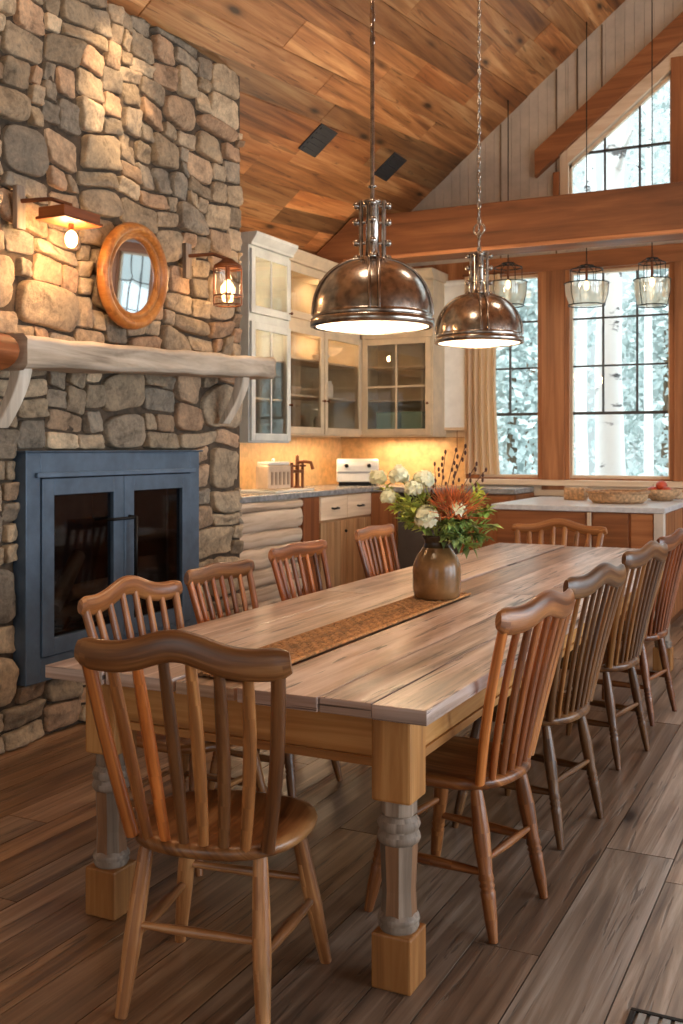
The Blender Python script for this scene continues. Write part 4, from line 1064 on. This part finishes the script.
# worktop items
t = thing('toaster', 'cream rounded toaster in the kitchen corner under the cabinets', 'toaster', (-4.41, 9.28, WZ), math.radians(28))
t.scale = (1.1, 1.1, 1.15)
mb = MB(); pr = []
for i in range(9):
    a = PI * i / 8; pr.append((math.cos(a) * .09, .17 + .06 * math.sin(a)))
mb.prism([(-.09, .03), (.09, .03)] + pr, -.19, .19, 'yz'); mb.build('body', M['applw'], t, .012, 3)
mb = MB(); mb.box(-.17, .17, -.08, .08, 0, .03, None, (.3, .3, .3)); mb.build('base', M['black'], t)
mb = MB(); mb.box(-.188, .188, -.094, -.09, .105, .12); mb.build('chrome_band', M['steel'], t)
for xx in (-.1, .1):
    mb = MB(); mb.tube([(xx, -.089, .17), (xx, -.112, .17)], .018, 12); mb.build('knob', M['black'], t)
t = thing('tea_caddy', 'pale square patterned canister on a tray at the worktop beside the tap', 'canister', (-4.45, 7.68, WZ + .017), math.radians(70))
mb = MB(); mb.box(-.13, .13, -.09, .09, 0, .21); mb.build('body', M['pottery'], t, .02, 3)
mb = MB(); mb.box(-.115, .115, -.08, .08, .211, .235); mb.ball((0, 0, .25), .016, 10, 6); mb.build('lid', M['applw'], t, .006)
mb = MB()
for k in range(5): mb.box(-.1 + .045 * k, -.08 + .045 * k, -.096, -.0905, .04, .15, None, (.5, .45, .4))
mb.build('relief', M['pottery'], t)
mb = MB(); mb.box(-.2, .2, -.34, .34, 0, .008); mb.box(-.2, .2, -.34, -.325, .008, .016); mb.box(-.2, .2, .325, .34, .008, .016); mb.box(-.2, -.185, -.325, .325, .008, .016); mb.box(.185, .2, -.325, .325, .008, .016)
o = mb.build('serving_tray', M['applw'], None, .003); o.location = (-4.43, 7.68, WZ); tag(o, 'pale low tray under the canister on the worktop', 'tray')
t = thing('bridge_faucet', 'bronze bridge tap with cross handles standing on the worktop', 'tap', (-4.5, 8.2, WZ), math.radians(0))
mb = MB(); mb.lathe([(.001, 0), (.04, 0), (.04, .015), (.02, .03), (.018, .2), (.024, .21), (.018, .22), (.016, .3), (.001, .31)], 16); mb.build('column', M['bronze'], t)
mb = MB(); mb.tube([(0, -.1, .16), (0, .1, .16)], .016, 10); mb.build('bridge', M['bronze'], t)
mb = MB(); mb.tube([(0, 0, .24), (.07, 0, .25), (.14, 0, .24), (.16, 0, .18)], .016, 10); mb.build('spout', M['bronze'], t)
for s in (-1, 1):
    mb = MB(); mb.tube([(0, s * .1, .0), (0, s * .1, .24)], .014, 10); mb.tube([(-.035, s * .1, .21), (.035, s * .1, .21)], .009, 8); mb.tube([(0, s * .1 - .035, .21), (0, s * .1 + .035, .21)], .009, 8); mb.build('handle', M['bronze'], t)
# island / window counter
IX0, IX1, IY, IT = -2.64, -1.262, 8.1, 1.0
c = thing('window_counter', 'wood panelled kitchen counter with a pale top below the windows', 'counter', (IX0, IY, 0))
W_ = IX1 - IX0; D_ = YB - .095 - IY
mb = MB(); mb.box(.03, W_ - .03, .03, D_ - .0, .08, IT - .045, None, (.9, .82, .76)); mb.box(.06, W_ - .06, .08, D_, 0, .08, None, (.4, .4, .4)); mb.build('carcass', M['fir'], c, .003)
mb = MB(); mb.box(0, W_, 0, D_, IT - .044, IT); mb.build('countertop', M['counterlight'], c, .006)
for (a, b, k) in ((.05, .77, .85), (.83, 1.10, .72), (1.12, W_ - .09, .95)):
    mb = MB(); mb.box(a, b, .012, .029, .1, IT - .05, 'x', (k, k * .94, k * .88)); mb.build('panel', M['fir'], c, .003)
mb = MB(); mb.box(.785, .815, .0, .029, .08, IT - .05, 'z', (1.0, 1.0, 1.0)); mb.build('stile', M['pale'], c, .003)
mb = MB(); mb.box(W_ - .085, W_ - .012, .002, .029, .0, IT - .046, 'z', (1.2, 1.2, 1.22)); mb.box(W_ - .029, W_ - .012, .03, .1, .0, IT - .046, 'z', (1.2, 1.2, 1.22)); mb.build('corner_post', M['boards'], c, .003)
for (a, b) in ((.12, .55), (.58, 1.0), (1.03, D_ - .02)):
    mb = MB(); mb.box(W_ - .029, W_ - .013, a, b, .1, IT - .05, 'z', tint(.9, .08, .03)); mb.build('panel', M['fir'], c, .003)
# things on the counter
t = thing('wooden_tray', 'wide shallow round wicker bowl on the pale counter', 'bowl', (-1.74, 8.72, IT + .001))
mb = MB(); mb.lathe([(.001, 0), (.2, 0), (.235, .03), (.25, .085), (.255, .09), (.25, .095), (.24, .09), (.225, .04), (.19, .015), (.001, .015)], 40); mb.build('bowl', M['basket'], t)
mb = MB(); mb.torus((0, 0, .09), .25, .012, None, 40, 8, (.75, .7, .65)); mb.build('rim', M['basket'], t)
t = thing('ceramic_pot', 'small square pale pot beside the round bowl on the counter', 'pot', (-2.17, 9.05, IT + .001))
mb = MB(); mb.box(-.09, .09, -.07, .07, 0, .11); mb.build('body', M['basket'], t, .01); mb = MB(); mb.tube([(.085, 0, .09), (.13, 0, .1), (.13, 0, .04), (.085, 0, .03)], .01, 8); mb.build('handle', M['basket'], t)
t = thing('fruit_bowl', 'wooden bowl heaped with red fruit at the counter window end', 'bowl', (-1.47, 9.25, IT + .001))
mb = MB(); mb.lathe([(.001, 0), (.08, 0), (.15, .05), (.18, .1), (.17, .1), (.13, .05), (.001, .02)], 32); mb.build('bowl', M['basket'], t)
for k, (a, b, z, lab) in enumerate(((-.07, -.03, .1, 'red fruit in the wooden bowl toward the window side'), (.05, -.05, .1, 'red fruit in the wooden bowl toward the table'), (0, .06, .1, 'red fruit in the wooden bowl at the back'), (0, -.01, .15, 'red fruit on top of the heap in the bowl'))):
    mb = MB(); mb.ball((0, 0, 0), (.05, .05, .045), 14, 10); mb.tube([(0, 0, .04), (.005, 0, .06)], .003, 5, (.3, .3, .2))
    o = mb.build('red_apple', M['fruit']); o.location = (-1.47 + a, 9.25 + b, IT + z - .02); tag(o, lab, 'fruit', 'fruit in the bowl')
# curtain and blind
mb = MB(); n = 60; pts = []; fs = []; uvs = []
for s_ in (0, 1):
    for i in range(n + 1):
        f = i / n
        for j in range(9):
            zz = 1.2 + (3.14 - 1.2) * j / 8; wv = .018 + .01 * (1 - j / 8)
            pts.append((-3.40 + .36 * f * (1 - .12 * math.sin(PI * j / 8)), YB - .085 - s_ * .004 + wv * math.sin(f * 2 * PI * 5), zz))
for s_ in (0, 1):
    o_ = s_ * (n + 1) * 9
    for i in range(n):
        for j in range(8):
            f = [o_ + i * 9 + j, o_ + (i + 1) * 9 + j, o_ + (i + 1) * 9 + j + 1, o_ + i * 9 + j + 1]; fs.append(f if s_ else f[::-1])
mb.add(pts, fs, None, (1, 1, 1), True)
t = thing('curtain', 'beige linen curtain gathered at the edge of the first window', 'curtain', (0, 0, 0)); mb.build('fabric', M['curtain'], t)
mb = MB(); mb.tube([(-3.42, YB - .085, 3.15), (-3.0, YB - .085, 3.15)], .012, 10); mb.build('rod', M['bronze'], t)
t = thing('roller_blind', 'narrow pale fabric blind hanging between the cabinet and curtain', 'blind', (-3.52, YB - .05, 1.66))
mb = MB(); mb.box(-.12, .12, -.012, .0, 0, 1.4); mb.build('fabric', M['blind'], t, .003)
mb = MB(); mb.tube([(-.13, 0, 1.43), (.13, 0, 1.43)], .03, 14); mb.build('roller', M['blind'], t)
mb = MB(); mb.box(-.122, .122, -.018, .006, -.03, .0); mb.build('bottom_bar', M['pale'], t, .003)
mb = MB(); mb.tube([(.03, -.006, -.03), (.03, -.006, -.22)], .004, 6); mb.ball((.03, -.006, -.23), (.008, .008, .016), 8, 6); mb.build('pull_cord', M['fir'], t)

# hanging lanterns over the window counter
def lantern(x, y, z0, w, h, lab):
    l = thing('glass_lantern', lab, 'pendant lamp', (x, y, z0), 0, 'glass lanterns before the windows')
    mb = MB(); r = w / 2; K = 6; hb = h * .55
    for k in range(K):
        a = 2 * PI * k / K + .3; mb.tube([(r * .72 * math.cos(a), r * .72 * math.sin(a), hb), (r * .72 * math.cos(a), r * .72 * math.sin(a), h * .9), (r * .3 * math.cos(a), r * .3 * math.sin(a), h)], .0035, 6)
    for rr, zz in ((r, hb), (r * .72, h * .9), (r * .3, h), (r * .82, 0)): mb.torus((0, 0, zz), rr, .0055, None, 28, 6)
    for k in range(3):
        a = 2 * PI * k / 3; mb.tube([(r * math.cos(a), r * math.sin(a), hb), (r * .97 * math.cos(a), r * .97 * math.sin(a), hb * .5), (r * .82 * math.cos(a), r * .82 * math.sin(a), 0)], .0035, 6)
    for k in range(K):
        a = 2 * PI * k / K + .3; mb.tube([(r * .72 * math.cos(a), r * .72 * math.sin(a), hb), (r * math.cos(a), r * math.sin(a), hb)], .003, 5)
    mb.tube([(-r * .3, 0, h), (r * .3, 0, h)], .004, 6); mb.tube([(0, -r * .3, h), (0, r * .3, h)], .004, 6)
    mb.build('cage', M['black'], l)
    mb = MB(); mb.lathe([(.001, .0), (r * .5, .0), (r * .8, .012), (r * .94, hb * .5), (r * .98, hb)], 28); mb.build('glass_bowl', M['frost'], l)
    zc = ceil2(x, y) - z0 - .004
    mb = MB(); mb.tube([(0, 0, h), (0, 0, zc)], .005, 6); mb.build('cord', M['black'], l)
    mb = MB(); mb.tube([(0, 0, h * .62), (0, 0, h + .04)], .012, 10); mb.build('socket', M['bronze'], l)
    mb = MB(); mb.ball((0, 0, h * .5), (.025, .025, .045), 12, 8); mb.build('bulb', M['bulbsoft'], l)
lantern(-2.90, 9.42, 2.80, .36, .40, 'glass cage lantern hanging behind the second dome pendant')
lantern(-2.16, 9.42, 2.76, .40, .36, 'wide glass cage lantern hanging before the birch trunk')
lantern(-1.58, 9.42, 2.72, .32, .42, 'tall glass cage lantern hanging at the wide window outer side')

# floor register
t = thing('floor_register', 'metal floor register with a dark border in the bottom corner of the floor', 'vent', (-.34, 2.66, .001), math.radians(0))
mb = MB(); a, b = .17, .07
mb.box(-a, a, -b, -b + .015, 0, .006); mb.box(-a, a, b - .015, b, 0, .006); mb.box(-a, -a + .015, -b + .015, b - .015, 0, .006); mb.box(a - .015, a, -b + .015, b - .015, 0, .006); mb.build('border', M['black'], t, .002)
mb = MB()
for k in range(10): mb.box(-a + .022 + .03 * k, -a + .042 + .03 * k, -b + .016, b - .016, .0, .004)
mb.build('slats', M['steel'], t)

# ------------------------------------------------------------------ outside
mb = MB(); mb.box(-40, 40, YB + .2, 60, -.4, -.3); struct(mb.build('ground', M['ext']))
TR = random.Random(3)
def birch(x, y, h, r, lean, lab, grp):
    b = thing('birch_tree', lab, 'tree', (x, y, -.3), TR.uniform(0, 6), grp)
    mb = MB(); pts = [(lean * f * f * h, .1 * math.sin(f * 5), h * f) for f in (0, .15, .3, .5, .7, .85, 1)]
    mb.tube(pts, [r * (1.15 - .8 * f) for f in (0, .15, .3, .5, .7, .85, 1)], 14); mb.build('trunk', M['birch'], b)
    for k in range(5):
        f = .45 + .1 * k; a = TR.uniform(0, 6.28); z = h * f; L = TR.uniform(.4, .7)
        mb = MB(); mb.tube([(lean * f * f * h, 0, z), (math.cos(a) * L * .5, math.sin(a) * L * .5, z + L * .4), (math.cos(a) * L, math.sin(a) * L, z + L * .6)], [r * .3, r * .2, r * .08], 7); mb.build('branch', M['birch'], b)
G1 = 'birches beyond the windows'
birch(-2.45, 12.2, 9, .17, .0, 'white birch trunk with black marks standing in the wide window', G1)
for (x, y, r) in ((-4.7, 13.5, .1), (-6.6, 16, .12), (-3.55, 15.5, .09), (-4.6, 17.3, .1), (-2.75, 16.2, .07), (-1.7, 17.2, .1), (-1.0, 13.2, .08), (-.2, 16.6, .12), (1, 13.6, .12), (-5.75, 14.4, .06), (-3.85, 17.6, .06)):
    birch(x, y, TR.uniform(8, 10), r, TR.uniform(-.01, .01), 'pale slender birch standing in the hazy wood outside', 'slender birches in the hazy wood')
def shrubtree(x, y, h, w):
    b = thing('leafy_tree', 'hazy green leafy tree in the wood outside', 'tree', (x, y, -.3), 0, 'leafy trees in the hazy wood')
    mb = MB(); mb.tube([(0, 0, 0), (.05, 0, h * .5), (0, .05, h * .9)], [.14, .1, .03], 8); mb.build('trunk', M['log'], b)
    mb = MB()
    for k in range(3200):
        a = TR.uniform(0, 6.28); z = TR.uniform(.03, 1); q = w * math.sqrt(TR.random()) * (1 - z * .65)
        c = Vector((math.cos(a) * q, math.sin(a) * q, z * h)); d = Vector((TR.gauss(0, 1), TR.gauss(0, 1), TR.gauss(0, 1))).normalized(); e = d.orthogonal().normalized(); s_ = TR.uniform(.06, .14); kk = TR.uniform(.88, 1.18)
        mb.add([c - d * s_, c + e * s_ * .55, c + d * s_, c - e * s_ * .55], [[0, 1, 2, 3]], None, (kk, kk, kk * 1.03))
    mb.build('crown', M['fol'], b)
for (x, y, h, w) in ((-12.5, 25, 11, 2.7), (-7.0, 24.5, 12, 2.7), (-1.5, 24.5, 11.5, 2.7), (4.0, 24.5, 12, 2.7), (9.5, 26, 11, 2.7), (-9.8, 20.5, 6.5, 1.7), (-6.2, 20.3, 5.2, 1.5), (-3.1, 20.0, 6.0, 1.5), (.1, 20.2, 5.4, 1.5), (3.3, 20.4, 6, 1.5), (-9.8, 30, 13, 2.8), (-4.2, 30, 14, 2.8), (1.4, 30, 13, 2.8)):
    shrubtree(x, y, h, w)

# ------------------------------------------------------------------ light
w = bpy.data.worlds.new('sky'); SC.world = w; w.use_nodes = True; nt = w.node_tree; bg = nt.nodes['Background']
tc = nt.nodes.new('ShaderNodeTexCoord'); sx = nt.nodes.new('ShaderNodeSeparateXYZ'); rp = nt.nodes.new('ShaderNodeValToRGB')
nt.links.new(tc.outputs['Generated'], sx.inputs[0]); nt.links.new(sx.outputs[2], rp.inputs[0])
e = rp.color_ramp.elements; e[0].position = 0; e[0].color = (.62, .74, .76, 1); e[1].position = .75; e[1].color = (3.4, 3.9, 4.2, 1)
q = e.new(.3); q.color = (.9, 1.05, 1.1, 1)
nt.links.new(rp.outputs[0], bg.inputs[0]); bg.inputs[1].default_value = 1.25
def area(name, loc, rot, sx, sy, en, col):
    l = bpy.data.lights.new(name, 'AREA'); l.shape = 'RECTANGLE'; l.size = sx; l.size_y = sy; l.energy = en; l.color = col
    o = bpy.data.objects.new(name, l); COL.objects.link(o); o.location = loc; o.rotation_euler = rot; return o
for (a, b, c, d) in RW: area('daylight_fill', (XR + .2, (a + b) / 2, (c + d) / 2), (0, PI / 2, 0), d - c, b - a, 120, (.76, .89, 1))
for (a, b, c, d) in FW: area('daylight_fill', ((a + b) / 2, YF - .2, (c + d) / 2), (PI / 2, 0, 0), b - a, d - c, 10, (.9, .95, 1))  # fill lights added outside the front openings
def point(name, loc, en, col, r=.1):
    l = bpy.data.lights.new(name, 'POINT'); l.energy = en; l.color = col; l.shadow_soft_size = r
    o = bpy.data.objects.new(name, l); COL.objects.link(o); o.location = loc
def spot(name, loc, target, en, col, ang, r=.05, blend=.6):
    l = bpy.data.lights.new(name, 'SPOT'); l.energy = en; l.color = col; l.spot_size = math.radians(ang); l.spot_blend = blend; l.shadow_soft_size = r
    o = bpy.data.objects.new(name, l); COL.objects.link(o); o.location = loc
    o.rotation_euler = (Vector(target) - Vector(loc)).to_track_quat('-Z', 'Y').to_euler()
WARM = (1, .72, .44)
# added warm fill lights high under the roof, no fixtures
point('roof_fill', (-1.8, 3.0, 4.3), 62, (1, .8, .58), .3)
point('roof_fill', (-.3, 6.2, 5.0), 70, (1, .82, .62), .3)
spot('picture_spot', (-2.6, 4.4, 4.5), (CX, 4.56, 3.38), 260, WARM, 27, .05, .8)
# kitchen: under-cabinet strips and cabinet lamps
area('under_cabinet_strip', (-4.55, 8.6, 1.54), (0, 0, 0), .1, 1.2, 7, WARM)
area('under_cabinet_strip', (-4.0, 9.5, 1.54), (0, 0, 0), .7, .1, 7, WARM)
area('under_cabinet_strip', (-4.5, 7.45, 1.48), (0, 0, 0), .1, .8, 4, WARM)
for (x, y, z) in ((-4.5, 7.3, 2.95), (-4.5, 7.3, 2.42), (-4.6, 8.1, 2.95), (-4.6, 8.9, 2.95), (-4.6, 8.1, 2.45), (-4.6, 8.9, 2.45), (-4.0, 9.5, 2.95)): point('cabinet_lamp', (x, y, z), 6 if y < 7.5 else 4, WARM, .03)
point('kitchen_fill', (-3.1, 7.4, 2.7), 45, WARM, .12)  # added fill light that brightens the kitchen, no fixture here

SC.view_settings.view_transform = 'Standard'; SC.view_settings.look = 'None'; SC.view_settings.gamma = 1; SC.view_settings.exposure = 0
SC.view_settings.use_curve_mapping = False
sl = bpy.data.lights.new('sun', 'SUN'); sl.energy = .9; sl.angle = .2; sl.color = (1, .97, .92)
so = bpy.data.objects.new('sun', sl); COL.objects.link(so); so.rotation_euler = Vector((-.35, .5, -.85)).to_track_quat('-Z', 'Y').to_euler()
SC.cycles.use_denoising = True
SC.cycles.max_bounces = 8; SC.cycles.transparent_max_bounces = 16; SC.cycles.sample_clamp_indirect = 6
SC.cycles.caustics_reflective = False; SC.cycles.caustics_refractive = False
